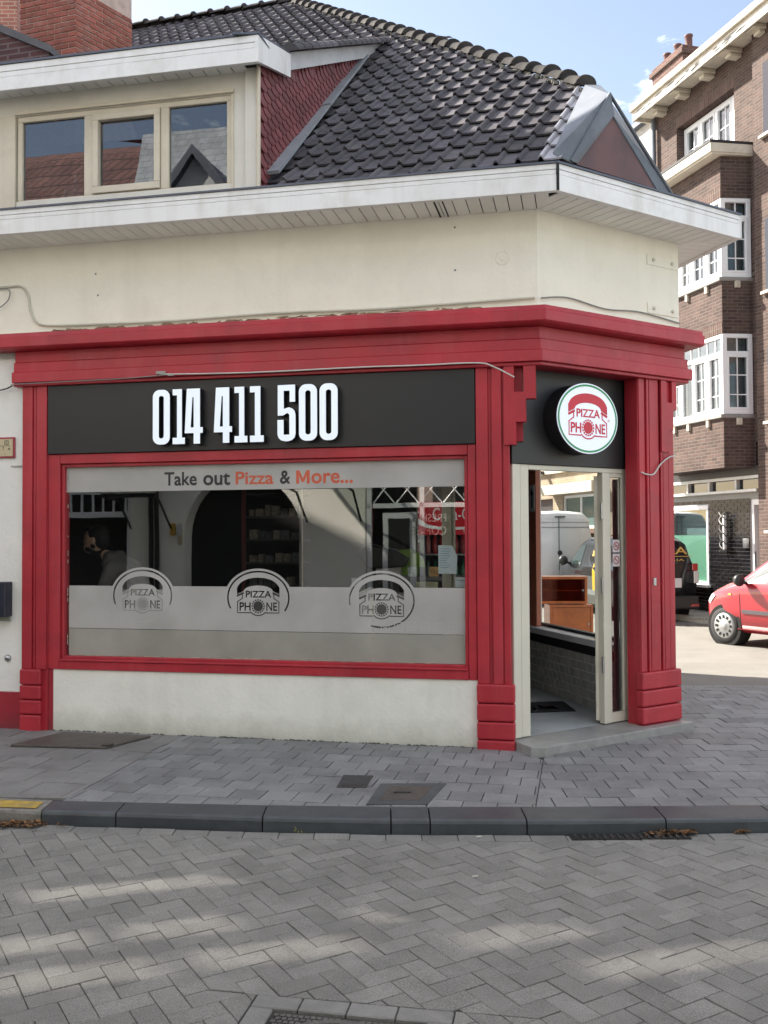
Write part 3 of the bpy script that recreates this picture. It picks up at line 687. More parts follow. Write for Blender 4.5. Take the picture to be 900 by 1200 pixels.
# pilasters on the front
def pil(Fm, strips, groove, u0, u1, blocks, bu, name='pilaster', ytop=2.858, zb=0.0):
    p = MB(Fm); p.box(u0, u1, -.012, .125, zb, ytop); p = p.build(name, red, shop, bevel=.003)
    for a, b, d in strips:
        q = MB(Fm); q.box(a, b, -d, -.010, blocks[0]-.002, ytop); q.build('flute_strip', red, p, bevel=.004, seg=2)
    for a, b in zip(blocks, blocks[1:]):
        q = MB(Fm); q.box(bu[0], bu[1], -.055, .02, b+.003, a-.003); q.build('base_block', red, p, bevel=.014, seg=3)
    return p
pil(FR, [(-4.27, -4.178, .032), (-4.172, -4.150, .020), (-4.140, -4.046, .032)], 0, -4.272, -4.042, [.505, .372, .250, .128, -.03], (-4.277, -4.085), zb=-.03)
pil(FR, [(-.468, -.378, .030), (-.348, -.276, .036), (-.268, -.222, .022), (-.376, -.360, .018)], 0, -.470, -.218, [.485, .340, .205, .070, -.03], (-.474, -.190), zb=-.03)
pil(CH, [(1.062, 1.128, .022), (1.140, 1.165, .034), (1.175, 1.285, .030), (1.300, 1.322, .038), (1.335, 1.40, .030), (1.41, 1.474, .022)], 0, 1.055, 1.478, [.490, .345, .210, .07, -.02], (1.035, 1.505), zb=-.02)
mb = MB(FR); mb.box(-4.04, -3.995, -.004, .1, -.03, .503); mb.build('base_strip', redd, shop, bevel=.003)
# stepped brackets
for Fm, sh in ((FR, [[(-.255, 2.27), (-.165, 2.27), (-.165, 2.44), (-.092, 2.44), (-.092, 2.612), (-.018, 2.612), (-.018, 2.857), (-.108, 2.857), (-.108, 2.665), (-.178, 2.665), (-.178, 2.857), (-.255, 2.857)]]),
               (CH, [[(1.30, 2.27), (1.40, 2.27), (1.40, 2.45), (1.445, 2.45), (1.445, 2.62), (1.488, 2.62), (1.488, 2.857), (1.43, 2.857), (1.43, 2.68), (1.36, 2.68), (1.36, 2.857), (1.30, 2.857)]])):
    v, f = flat(sh, .075); mb = MB(); mb.add(v, f, 0, up(Fm, 0, -.012, 0)); mb.build('stepped_bracket', red, shop, bevel=.003)
# returns and masonry round the side
mb = MB(SD); mb.box(.03, .12, .11, .45, -.05, 2.86); mb.build('corner_pier', redd, shop)
mb = MB(SD)
mb.box(.12, 2.2, .25, .448, -.05, .60); mb.box(.12, 2.2, .25, .44, 2.42, 3.12); mb.box(2.2, 5.2, .25, .45, -.05, 3.12); mb.box(.2, 5.2, .02, .45, 3.121, 3.14); mb.box(3.4, 5.2, 0, .28, 3.15, 4.2); mb.build('side_wall', white_wall, shop)
mb = MB(FR); mb.box(-9, -6.2, .3, 6, -.1, 4.05); mb.box(-6.2, -2.0, 5.7, 6, -.1, 4.05); mb.build('rear_wall', white_wall, shop)
# stall riser
mb = MB(FR); mb.box(-3.998, -.472, .0, .22, -.06, .503); mb.build('stall_riser', M('stall_riser_render', (.83, .82, .76), .85, .06, 2, .3, 30, dirt=(.60, .60, .52), dscale=1.7, damt=.4, streak=(.50, .49, .42), samt=.18, foot=(.36, .36, .28), fh=.17, famt=.6, chip=(.42, .40, .34), cthr=.74, cscale=18), shop)
mb = MB(FR)
for k in range(160):
    u = random.uniform(-4.0, -.5); r = random.uniform(.004, .02); mb.lathe([(r, -.01), (r*.7, r*.35)], 5, 0, FR @ Matrix.Translation((u, -random.uniform(0, .02), .0)))
mb.build('wall_foot_grit', M('grit', (.10, .10, .085), .95, .4, 30), shop, kind='stuff')

# ---- front window
win = MB(FR); win.box(-4.040, -3.935, -.012, .12, .505, 2.284); win.box(-.535, -.472, -.012, .12, .505, 2.284)
win.box(-3.933, -.537, -.012, .12, 2.205, 2.284); win.box(-3.933, -.537, -.018, .12, .505, .575)
win = win.build('display_window', red, shop, bevel=.004)
mb = MB(FR); a, b, c_, d = -3.933, -.537, .577, 2.203
for x0, x1, z0, z1 in ((a, a+.026, c_, d), (b-.026, b, c_, d), (a+.026, b-.026, d-.026, d), (a+.026, b-.026, c_, c_+.036)):
    q = MB(FR); q.box(x0, x1, .012, .1, z0, z1); q.build('glazing_bead', red, win, bevel=.004)
q = MB(FR); q.box(-3.93, -.54, -.03, .0, .575, .590); q.build('sill_moulding', red, win, bevel=.004)
q = MB(FR); q.box(-3.93, -1.29, .048, .056, .59, 2.19); q.build('pane', gl_shop, win)
q = MB(FR); q.box(-1.284, -.54, .048, .056, .59, 2.19); q.build('pane', gl_shop, win)
q = MB(FR); q.box(-1.2895, -1.2845, .044, .060, .59, 1.19); q.build('pane_seam', M('old_silicone', (.40, .38, .30), .7, .3, 20), win)
# frosted film
LC = [(-3.220, 1.114), (-2.224, 1.106), (-1.218, 1.092)]
in_plane(MB(), [[(-3.907, 1.970), (-.563, 1.970), (-.563, 2.177), (-3.907, 2.177)]], .0008, FR, 0, .046, 0).build('frosted_band', film, win)
top = 1.193; outl = [(-3.88, .842), (-.563, .838), (-.563, top)]
for cx, cy in LC[::-1]:
    a0 = math.degrees(math.asin((top-cy)/.232)); outl += [(cx+.283*math.cos(R(t)), cy+.232*math.sin(R(t))) for t in [a0+(180-2*a0)*k/24 for k in range(25)]]
outl += [(-3.88, top)]
loops = [outl]
for i, (cx, cy) in enumerate(LC):
    loops += sc2(LOGO_CUT, .262, cx, cy); a0, a1 = ((-20, 200), (-30, 205), (-110, 190))[i]
    loops.append(oval(cx, cy, .262, .214, 48, a0, a1)+oval(cx, cy, .249, .201, 48, a0, a1)[::-1])
in_plane(MB(), loops, .0008, FR, 0, .046, 0).build('frosted_panel', film, win)
in_plane(MB(), [[(-3.88, .615), (-.563, .615), (-.563, .834), (-3.88, .838)]], .0008, FR, 0, .046, 0).build('frosted_strip', film2, win)
for (cx, cy), mt_ in zip(LC, (M('grey_vinyl', (.26, .26, .25), .6), M('black_vinyl', (.035, .035, .036), .6), M('dark_grey_vinyl', (.07, .068, .066), .6))):
    mb = MB()
    for l in sc2(LOGO_DRAW, .262, cx, cy): in_plane(mb, [l], .0008, FR, 0, .0448, 0)
    mb.build('emblem_outline', mt_, win, kind='stuff')
# worn paler film backing on the left and right emblems, pale rings
in_plane(MB(), [[(-3.60, .85), (-2.75, .85), (-2.75, 1.165), (-3.60, 1.165)]], .0008, FR, 0, .0602, 0).build('backing_film', film, win)
in_plane(MB(), [[(-1.30, .845), (-1.52, .845), (-1.52, 1.10), (-1.30, 1.20)]], .0008, FR, 0, .0602, 0).build('backing_film', film, win)
pale = M('pale_vinyl', (.42, .42, .40), .6)
mb = MB()
for (cx, cy), a0, a1 in zip(LC, (200, 205, 190), (340, 330, 235)):
    in_plane(mb, [oval(cx, cy, .262, .214, 30, a0, a1)+oval(cx, cy, .257, .209, 30, a0, a1)[::-1]], .0008, FR, 0, .0445, 0)
for k in range(6):
    x = -1.19+k*.105; 
    for s, t in ((.034, .027), (.014, .008)):
        in_plane(mb, [[(x-s, .895-s), (x+s, .895-s), (x+s, .895+s), (x-s, .895+s)], [(x-t, .895-t), (x+t, .895-t), (x+t, .895+t), (x-t, .895+t)]], .0008, FR, 0, .0445, 0)
mb.build('vinyl_marks', pale, win, kind='stuff')
letd = M('letter_dark_vinyl', (.030, .030, .032), .6); lets = M('letter_salmon_vinyl', (.60, .12, .06), .6)
for wd, x0, x1, y0, y1, mt_ in (('Take', -3.027, -2.745, 2.010, 2.122, letd), ('out', -2.690, -2.458, 2.008, 2.108, letd), ('&', -2.040, -1.953, 2.010, 2.118, letd), ('Pizza', -2.412, -2.093, 2.010, 2.116, lets), ('ore...', -1.780, -1.442, 2.008, 2.093, lets)):
    in_plane(MB(), fit_text(wd, x0, x1, y0, y1, .024), .001, FR, 0, .0445, 0).build('lettering', mt_, win)
in_plane(MB(), [[(-1.905+x*.112, 2.010+y*.106) for x, y in ((0, 0), (.22, 0), (.22, .62), (.42, .12), (.58, .12), (.78, .62), (.78, 0), (1, 0), (1, 1), (.76, 1), (.5, .40), (.24, 1), (0, 1))]], .001, FR, 0, .0445, 0).build('lettering', lets, win)
paint = M('old_paint_flake', (.42, .38, .30), .8)
mb = MB()
for k in range(70):
    u = random.uniform(-3.9, -.6) if k < 50 else random.choice([-3.895, -.575]); z = .614 if k < 50 else random.uniform(.7, 2.1); l = random.uniform(.01, .09) if k < 50 else .006
    mb.box(u, u+l, .0425, .0455, z, z+random.uniform(.002, .007) if k < 50 else z+random.uniform(.01, .06), 0, FR)
mb.build('paint_flakes', paint, win, kind='stuff')

# ---- phone number sign
sg = thing('phone_number_sign', 'long matt black sign board over the front window with raised pale numerals 014 411 500', 'sign', FR @ Matrix.Translation((-2.26, 0, 2.28)))
mb = MB(FR); mb.box(-4.038, -.476, -.030, .02, 2.287, 2.856); mb.build('board', blacks, sg, bevel=.003)
def rrect(x0, x1, y0, y1, r, n=6):
    P = []
    for cx, cy, a in ((x1-r, y0+r, -90), (x1-r, y1-r, 0), (x0+r, y1-r, 90), (x0+r, y0+r, 180)):
        P += [(cx+r*math.cos(R(a+90*k/n)), cy+r*math.sin(R(a+90*k/n))) for k in range(n+1)]
    return P
def digit(ch):    # in a box of width 1 (scaled later) and height 3.1
    if ch == '0': return [rrect(0, 1, 0, 3.1, .40), rrect(.35, .65, .34, 2.76, .14)]
    if ch == '1': return [[(0, 0), (1, 0), (1, .36), (.76, .36), (.76, 3.1), (.0, 3.1), (.0, 2.76), (.36, 2.76), (.36, .36), (0, .36)]]
    if ch == '4': return [[(.50, 0), (.85, 0), (.85, .60), (1.0, .60), (1.0, .92), (.85, .92), (.85, 3.1), (.12, 3.1), (0, .60), (.50, .60)], [(.33, .92), (.50, .92), (.50, 2.62), (.43, 2.62)]]
    if ch == '5':
        o = [(0.02, 3.1), (.98, 3.1), (.98, 2.16), (.68, 2.16), (.68, 2.78), (.35, 2.78), (.35, 1.78)]
        o += [(.62, 1.86)]+[(.60+.40*math.cos(R(a)), 1.46+.40*math.sin(R(a))) for a in (80, 55, 30, 0)]
        o += [(1.0, .40)]+[(.60+.40*math.cos(R(a)), .40+.40*math.sin(R(a))) for a in (-30, -60, -90)]
        o += [(.40, 0)]+[(.40+.40*math.cos(R(a)), .40+.40*math.sin(R(a))) for a in (-120, -150, -180)]
        o += [(0, 1.18), (.34, 1.18), (.34, .36), (.66, .36), (.66, 1.46), (.56, 1.56), (.30, 1.42), (.02, 1.42)]
        return [o]
black_side = M('numeral_side', (.012, .012, .014), .4)
for ch, u0, u1 in zip('014411500', (-3.06, -2.889, -2.786, -2.539, -2.366, -2.237, -2.011, -1.836, -1.670), (-2.914, -2.785, -2.633, -2.387, -2.259, -2.124, -1.864, -1.690, -1.525)):
    L = [[(u0+x*(u1-u0), 2.335+y*.440/3.1) for x, y in l] for l in digit(ch)]
    mb = MB(); in_plane(mb, L, .065, FR, 0, -.065, 0, 1); in_plane(mb, L, .003, FR, 0, -.0995, 0, 0); mb.build('numeral', [num_face, black_side], sg)
# ---- chamfered entrance
ds = thing('door_sign_board', 'matt black board above the angled shop door behind the round sign', 'sign', CH @ Matrix.Translation((.5, .1, 2.13)))
mb = MB(CH); mb.box(-.135, 1.25, .150, .19, 2.135, 2.90); mb.build('board', blacks, ds, bevel=.003)
rs = thing('round_logo_sign', 'oval white light box with green ring and red telephone emblem reading PIZZA PHONE', 'sign', CH @ Matrix.Translation((.507, 0, 2.495)))
mb = MB(); in_plane(mb, [oval(0, 0, .327, .274, 64)], .150, CH, .507, .075, 2.496); mb.build('case', black_side, rs)
mb = MB(); in_plane(mb, [oval(0, 0, .327, .274, 64)], .004, CH, .507, -.003, 2.496); mb.build('face', M('sign_face_white', (.78, .84, .95), .35, .02, emit=.05), rs)
mb = MB(); in_plane(mb, [oval(0, 0, .318, .265, 64), oval(0, 0, .303, .250, 64)], .002, CH, .507, -.0065, 2.496); mb.build('green_ring', M('sign_green', (.03, .30, .11), .4), rs)
mb = MB(); in_plane(mb, sc2(LOGO, .327*.94, 0, .008), .002, CH, .507, -.0065, 2.496)
in_plane(mb, [oval(.225, -.005, .010, .010, 16), oval(.225, -.005, .007, .007, 16)], .002, CH, .507, -.0065, 2.496); mb.build('emblem', M('sign_red', (.62, .01, .04), .4), rs)
# inner reveal panel under cornice (soffit of the recess)
mb = MB(); mb.slab([W2(FR, -.22, .0), K.xy[:], W2(CH, 1.6, 0), W2(CH, 1.6, .24), W2(CH, -.2, .24)], 2.9, 2.93); mb.build('recess_soffit', redd, shop)
# door step
st = MB(); poly = [W2(CH, -.195, -.10), W2(CH, -.10, -.153), W2(CH, 1.535, -.150), W2(CH, 1.46, .0), W2(CH, 1.2, .20), W2(CH, -.15, .20), W2(FR, -.205, -.01)]
st.slab(poly, -.02, .064); st.build('door_step', stone, shop, bevel=.006, seg=2)
# door set
door = MB(CH)
door = thing_part = MB(CH).box(-.125, -.048, .158, .22, .07, 2.134).box(-.045, .042, .164, .22, .07, 2.134).box(.042, 1.10, .166, .22, 2.095, 2.134).box(1.105, 1.19, .160, .22, .07, 2.134).build('door_frame', doorw, shop, bevel=.004)
q = MB(CH); q.box(.828, .912, .158, .22, .072, 2.094); q.build('post', doorw, door, bevel=.004)
q = MB(CH); q.box(.914, 1.104, .170, .21, .072, .150); q.box(1.062, 1.104, .170, .21, .152, 2.094); q.box(.914, .929, .170, .21, .152, 2.094); q.box(.931, 1.060, .170, .21, 2.06, 2.094); sl_ = q.build('sidelight', doorw, door, bevel=.003)
q = MB(CH); q.box(.931, 1.060, .187, .193, .152, 2.06); q.build('pane', gl_win, sl_)
q = MB(CH); q.box(1.035, 1.050, .200, .25, .152, 2.05); q.build('inner_stile', steel, sl_)
wst = M('sticker_white', (.75, .74, .74), .5); rst = M('sticker_red', (.45, .03, .04), .5); bst = M('print_black', (.02, .02, .02), .6)
for z, kind in ((1.50, 0), (1.385, 1)):
    s = MB(); in_plane(s, [rrect(-.040, .040, -.052, .052, .008)], .001, CH, 1.005, .1845, z); so = s.build('sticker', wst, sl_)
    s = MB(); in_plane(s, [oval(0, .0, .034, .034, 24), oval(0, 0, .027, .027, 24)], .001, CH, 1.005, .1832, z); in_plane(s, [quad((-.02, .02), (.02, -.02), .006)], .001, CH, 1.005, .1830, z); s.build('red_sign', rst, so)
    s = MB(); in_plane(s, [quad((-.014, -.004), (.015, .004), .006)] if kind == 0 else [oval(-.002, -.002, .013, .008, 14), quad((-.010, .0), (-.014, .016), .006)], .001, CH, 1.005, .1836, z); s.build('black_figure', bst, so)
# open door leaf swung inwards, seen edge on
LF = frame(CH @ Vector((.825, .225, 0)), 12.8)
q = MB(LF); q.box(0, .80, -.02, .02, .09, .20); q.box(0, .09, -.02, .02, .2, 2.07); q.box(.71, .80, -.02, .02, .2, 2.07); q.box(.09, .71, -.02, .02, 1.98, 2.07)
lf = q.build('door_leaf', doorw, door, bevel=.003)
q = MB(LF); q.box(.09, .71, -.003, .003, .2, 1.98); q.build('pane', gl_win, lf)
for z in (.48, 1.12, 1.72):
    q = MB(CH); q.tube([(.820, .165, z), (.820, .165, z+.13)], .011, 10); q.build('hinge', steel, door)

# ---- side window towards the side street
sw = MB(SD); sw.box(.12, .16, .36, .42, .675, 2.42); sw.box(2.14, 2.20, .36, .42, .675, 2.42); sw.box(.16, 2.14, .36, .42, 2.33, 2.42); sw.box(.16, 2.14, .36, .42, .675, .70)
sw = sw.build('side_window', M('dark_frame', (.03, .03, .032), .5), shop, bevel=.003)
q = MB(SD); q.box(.16, 2.14, .385, .391, .70, 2.33); q.build('pane', glass('clear_glass', (.93, .95, .94), 1.35), sw)
# interior parapet wall with tiles, sill
q = MB(SD); q.box(.10, 2.6, .451, .535, .05, .53); par = q.build('tiled_parapet', M('tile_grout', (.80, .80, .78), .9), shop)
tw = M('wall_tile_glazed', (.42, .42, .38), .35, .06, 4, rnd=.07)
tm = MB(); tm.add([(x, y, z) for x, y, z in ((0, 0, 0), (.093, 0, 0), (.093, 0, .071), (0, 0, .071), (.004, .008, .004), (.089, .008, .004), (.089, .008, .067), (.004, .008, .067))], [(0, 1, 5, 4), (1, 2, 6, 5), (2, 3, 7, 6), (3, 0, 4, 7), (4, 5, 6, 7)])
tme = tm.mesh('wall_tile', tw)
for j in range(6):
    for i in range(25):
        place('wall_tile', tme, SD @ Matrix.Translation((.11+i*.1+(j % 2)*.05-.05, .536, .068+j*.078)), par)
q = MB(SD); q.box(.125, 2.19, .451, .545, .531, .612); q.build('black_sill_edge', blackp, shop, bevel=.004)
q = MB(SD); q.box(.125, 2.19, .29, .56, .613, .672); q.build('window_board', M('white_sill_board', (.72, .73, .74), .35), shop, bevel=.006)
q = MB(SD); q.box(1.79, 2.75, .452, .50, .675, 2.9); q.build('interior_pier', M('terracotta_wall', (.62, .22, .14), .7, .1, 3), shop)
# interior shell
inr = [W2(FR, -6.2, .13), W2(FR, -.1, .13), W2(CH, -.10, .205), W2(CH, 1.12, .205), W2(SD, .1, .47), W2(SD, 5.1, .47), W2(FR, -2.0, 5.7), W2(FR, -6.2, 5.7)]
q = MB(); q.slab(inr, .0, .064); q.build('floor', M('grey_vinyl_floor', (.42, .45, .46), .35, .15, 3, dirt=(.28, .30, .30), dscale=2, damt=.6), shop)
q = MB(); q.slab(inr, 2.70, 2.76); q.build('ceiling', M('ceiling_paint', (.30, .30, .29), .8), shop)
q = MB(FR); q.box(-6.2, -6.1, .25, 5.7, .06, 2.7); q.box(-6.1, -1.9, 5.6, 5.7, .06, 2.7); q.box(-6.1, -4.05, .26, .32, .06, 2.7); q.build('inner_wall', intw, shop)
q = MB(); q.prism([(.05, 2.34), (1.69, 2.34), (1.69, 2.41), (.05, 2.41)], .47, .53, 0, SD); q.build('inner_transom', M('cream_rail', (.45, .43, .36), .5), shop)

# =================================================================== ROOF
PITCH, RAZ = 41.0, 18.0
g_ = az(RAZ); s_ = Vector((g_.x*math.cos(R(PITCH)), g_.y*math.cos(R(PITCH)), math.sin(R(PITCH)))); t_ = az(RAZ+90); N_ = t_.cross(s_)
P0 = Vector((1.226, 6.647, 4.26))
RM = Matrix(((t_.x, s_.x, N_.x, P0.x), (t_.y, s_.y, N_.y, P0.y), (t_.z, s_.z, N_.z, P0.z), (0, 0, 0, 1)))
RI = RM.inverted()
A = Vector((1.778, 7.657, 5.244)); RDG = Vector((-1.309, 13.94, 9.609)); RDL = Vector((-4.6, 15.2, 9.85))
FB = Vector((-.929, 7.616, 4.482)); FT = Vector((-.206, 10.06, 6.70))
def rl(p): q = RI @ p; return (q.x, q.y)
eaveR = Vector((1.243, 6.64, 4.255))
zone = [rl(Vector((-.95, 7.42, 4.30))), rl(eaveR), rl(A), rl(RDG), rl(RDL), rl(RDL-Vector((0, 3.0, 3.0))), rl(FT)]
roofpts = [RM @ Vector((p[0], p[1], -.03)) for p in [(-3.2, .02), rl(eaveR), rl(A), rl(RDG), rl(RDL)]]
mb = MB(); mb.thick(roofpts, N_*-.04)
# side street slope, rear slope
SE = SD @ Vector((4.2, -.36, 4.27)); SR = Vector((2.26, 7.32, 4.30)); BK = FR @ Vector((-4.1, 7.3, 8.0)); BL = FR @ Vector((-8, 7.8, 8.4))
for tri in ([A, SR, SE], [A, SE, RDG], [RDG, SE, BK], [RDG, BK, RDL], [RDL, BK, BL]): mb.thick([p-Vector((0, 0, .03)) for p in tri], (0, 0, -.05))
roof = mb.build('roof', tile, shop)
w, e = .163, .272; SKEW = .09
def tilemesh(w, e, kind='r'):
    mb = MB(); n = 9; xs = []; 
    prof = [(0, .0), (.004, .014), (.012, .026), (.022, .031), (.032, .026), (.040, .013), (.045, .001), (.1, -.002), (w+.006, .001)]
    th = .014; vs = []
    for x, z in prof: vs += [(x, -.012, z+.030-th), (x, -.012, z+.030), (x, e+.012, z+.002)]
    fs = []
    for i in range(n-1): a = i*3; fs += [(a, a+3, a+4, a+1), (a+1, a+4, a+5, a+2)]
    fs.append((0, 1, 2)); mb.add(vs, fs); return mb
tmesh = tilemesh(w, e).mesh('roof_tile', tile, smooth=False); tmesh2 = tilemesh(w, e).mesh('roof_tile', tileg)
for p in list(tmesh.polygons)+list(tmesh2.polygons): p.use_smooth = False
def inpoly(x, y, P):
    c = False
    for i in range(len(P)):
        x1, y1 = P[i]; x2, y2 = P[i-1]
        if (y1 > y) != (y2 > y) and x < (x2-x1)*(y-y1)/(y2-y1)+x1: c = not c
    return c
spots = []
for j in range(-1, 42):
    for i in range(-54, 8):
        x, y = -.112+i*w+(j*e)*SKEW, j*e+.02
        if inpoly(x+w*.5+.5*e*SKEW, y+e*.5, zone) or (x < -.6 and inpoly(x+w*.2, y+e*.3, zone)): spots.append((x, y, i, j))
spots.sort(key=lambda s: (RM @ Vector((s[0], s[1], 0))).length)
rest = MB(); base = tilemesh(w, e); cnt = 0
for x, y, i, j in spots:
    Tm = RM @ Matrix.Translation((x+random.gauss(0, .0015), y+random.gauss(0, .003), random.uniform(0, .004))) @ Matrix.Rotation(-SKEW+random.gauss(0, .006), 4, 'Z')
    P = RM @ Vector((x+w/2, y+e/2, 0))
    gl = i == 0 and j < 7
    # glazed column by the zinc flashing
    if cnt < 290 and seen(P.x, P.y, P.z, .02): place('roof_tile', tmesh2 if gl else tmesh, Tm, roof); cnt += 1
    else: rest.cv = random.random(); rest.add([Tm @ v for v in base.v], base.f)
rest.build('roof_tile', tile, roof, kind='stuff')
# hip and ridge caps
def capm(l, r):
    mb = MB(); vs = []; n = 10
    for y, k, dz in ((0, 1.12, .012), (.03, 1.12, .012), (.05, 1.0, 0), (l*.6, .93, 0), (l+.05, .86, -.01)):
        vs += [(r*k*math.cos(math.pi*q/n), y, r*k*math.sin(math.pi*q/n)*.85+dz-.02) for q in range(n+1)]
    m = n+1; fs = [(i*m+q, i*m+q+1, (i+1)*m+q+1, (i+1)*m+q) for i in range(4) for q in range(n)]+[tuple(range(m-1, -1, -1))]
    mb.add(vs, fs); return mb.mesh('ridge_tile', ridget, smooth=True)
cm = capm(.27, .092)
def caps(a, b, step, up_=Vector((0, 0, 1)), lift=.03):
    d = (b-a); n = int(d.length/step); d.normalize(); x = d.cross(up_).normalized(); z = x.cross(d)
    for k in range(n):
        p = a+d*(k*step)+Vector((0, 0, lift)); j = random.gauss(0, .004)
        place('ridge_tile', cm, Matrix(((x.x, d.x, z.x, p.x+j), (x.y, d.y, z.y, p.y), (x.z, d.z, z.z, p.z+j), (0, 0, 0, 1))), roof)
caps(A+(RDG-A)*.02, RDG, .285); caps(RDG-(RDL-RDG)*.02, RDL, .30)
# mortar under caps
mb = MB()
for k in range(300):
    t = random.random(); p = A+(RDG-A)*t+t_*(-.10+random.uniform(-.02, .03))+Vector((0, 0, .03)); r = random.uniform(.01, .03)
    mb.lathe([(r, -.02), (r*.8, .01)], 5, 0, Matrix.Translation(p-s_*.0))
mb.build('ridge_mortar', M('ridge_mortar', (.16, .15, .13), .95, .4, 20), roof, kind='stuff')
# zinc hip end and rust-red triangular panel
def V(*a): return Vector(a)
PL, PI, PA, PR = V(1.227, 6.648, 4.29), V(1.411, 6.767, 4.29), V(1.734, 6.978, 4.738), V(2.146, 7.246, 4.28)
cL, cA = V(1.36, 6.70, 4.285), V(1.70, 6.93, 4.885)
zp = MB()
up1 = RM @ Vector((*rl(Vector((1.50, 7.28, 4.9))), .06))
zl_ = [RM @ Vector((*rl(p), .07)) for p in (eaveR+V(-.02, 0, .0), A+V(-.10, .0, .05))]
zp.add([zl_[0], cL, cA, zl_[1], A+V(.02, .0, .06)], [(0, 1, 2, 3), (3, 2, 4)])
zp.add([cL, PI+V(0, -.01, 0), PA+V(0, -.01, 0), cA], [(0, 1, 2, 3)])
zp.add([cA, PA+V(.0, -.01, 0), PR+V(0, -.01, -.02), V(2.29, 7.32, 4.27), A+V(.02, 0, .06)], [(0, 1, 2, 3, 4)])
zo = zp.build('zinc_flashing', zinc, roof); so_ = zo.modifiers.new('solid', 'SOLIDIFY'); so_.thickness = .012
mb = MB(); mb.tube([cL, (cL+cA)/2, cA, (cA+V(2.27, 7.31, 4.27))/2, V(2.27, 7.31, 4.27)], .014, 8); mb.build('zinc_roll', zinc, roof)
mb = MB(); mb.thick([PI, PA, PR], (-.02, .04, 0)); mb.build('gable_panel', redpanel, roof)

# =================================================================== DORMER (part of the roof of the shop)
dm = MB(); q16, q106 = az(16.5), az(106.5)
C0 = Vector((-.987, 7.425, 0))
ck = [V(-.987, 7.425, 4.25), V(-.929, 7.616, 4.45), V(-.206, 10.06, 6.70), V(-.07, 10.5, 7.02), V(-.845, 7.90, 5.56), V(-.987, 7.425, 5.42)]
dm.thick(ck, -q106*.08, 1)
dm.prism([(-7, 5.165), (-2.2, 5.165), (-2.2, 5.36), (-7, 5.36)], .0, .1, 0, FR)
dm.box(-2.42, -2.2, .0, .12, 4.2, 5.165, 0, FR); dm.box(-7, -4.36, .0, .12, 4.2, 5.165, 0, FR); dm.box(-4.36, -2.42, 0, .12, 4.2, 4.44, 0, FR)
dormer = dm.build('dormer', [M('dormer_cladding', (.66, .64, .58), .5, .06, 2, dirt=(.5, .46, .38), dscale=3, damt=.4), slate], shop, bevel=.002)
q = MB(FR); q.box(-2.425, -2.405, -.012, .02, 4.26, 5.165); q.box(-4.50, -4.36, -.02, .02, 4.26, 5.17); q.box(-4.36, -2.40, -.03, .0, 5.17, 5.20); q.build('cover_strip', framew, dormer, bevel=.002)
q = MB(FR); q.box(-2.30, -2.185, -.034, .02, 4.2, 5.36); q.build('corner_board', MATS['dormer_cladding'], dormer, bevel=.003)
dw = MB(FR); u0, u1, z0, z1 = -4.355, -2.425, 4.40, 5.165
for a_, b_, c_, d_ in ((u0, u1, z1-.045, z1), (u0, u1, z0, z0+.05), (u0, u0+.045, z0+.05, z1-.045), (u1-.045, u1, z0+.05, z1-.045), (-3.735, -3.655, z0+.05, z1-.045), (-3.045, -2.975, z0+.05, z1-.045)):
    dw.box(a_, b_, .01, .07, c_, d_)
dwin = dw.build('dormer_window', framew, dormer, bevel=.004)
q = MB(FR)
for a_, b_, c_, d_ in ((-3.652, -3.048, z1-.10, z1-.048), (-3.652, -3.048, z0+.053, z0+.11), (-3.652, -3.600, z0+.11, z1-.10), (-3.100, -3.048, z0+.11, z1-.10)): q.box(a_, b_, -.008, .05, c_, d_)
q.build('opening_sash', framew, dwin, bevel=.004)
for a_, b_, c_, d_ in ((-4.31, -3.735, z0+.05, z1-.045), (-3.60, -3.10, z0+.11, z1-.10), (-2.975, -2.47, z0+.05, z1-.045)):
    q = MB(FR); q.box(a_, b_, .036, .042, c_, d_); q.build('pane', gl_dorm, dwin)
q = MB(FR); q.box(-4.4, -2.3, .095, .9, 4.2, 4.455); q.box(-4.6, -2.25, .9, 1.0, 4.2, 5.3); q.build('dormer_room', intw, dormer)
# fascia, soffit boards and roof edge of the dormer
dcor = FR @ Vector((-2.11, -.25, 0)); dv = V(-.845, 7.90, 0)
for z0_, z1_, o in ((5.275, 5.385, .25), (5.388, 5.43, .247), (5.433, 5.487, .25)):
    q = MB(FR); q.box(-7, -2.112, -o, -.21, z0_, z1_); q.build('dormer_fascia', whitec, dormer, bevel=.002)
q = MB(FR); q.box(-7, -2.10, -.262, .4, 5.489, 5.505); q.build('roof_edge', zincd, dormer)
q = MB(); q.thick([dcor+V(0, 0, 5.275), dcor+V(0, 0, 5.487), dv+V(.07, 0, 5.70), dv+V(.07, 0, 5.50)], -q106*.03); q.build('dormer_fascia', whitec, dormer)
q = MB(); q.thick([dcor+V(0, 0, 5.489), dv+V(.07, 0, 5.703), dv+V(-.2, 0, 5.703), dcor+V(-.2, 0, 5.489)], (0, 0, .015)); q.build('roof_edge', zincd, dormer)
q = MB(FR); q.box(-7, -2.2, -.245, .0, 5.345, 5.355); q.add([FR.inverted() @ p for p in (dcor+V(0, 0, 5.29), dv+V(.05, 0, 5.51), V(-.987, 7.425, 5.42))], [(0, 1, 2)]); dsf = q.build('dormer_soffit', darkgap, dormer)
x = -7
mesh_b = MB(); mesh_b.box(.005, .113, -.205, -.002, -.008, 0); mesh_bm = mesh_b.mesh('soffit_board', soff)
while x < -2.3:
    if x > -5: place('soffit_board', mesh_bm, FR @ Matrix.Translation((x, 0, 5.344)), dormer)
    x += .118
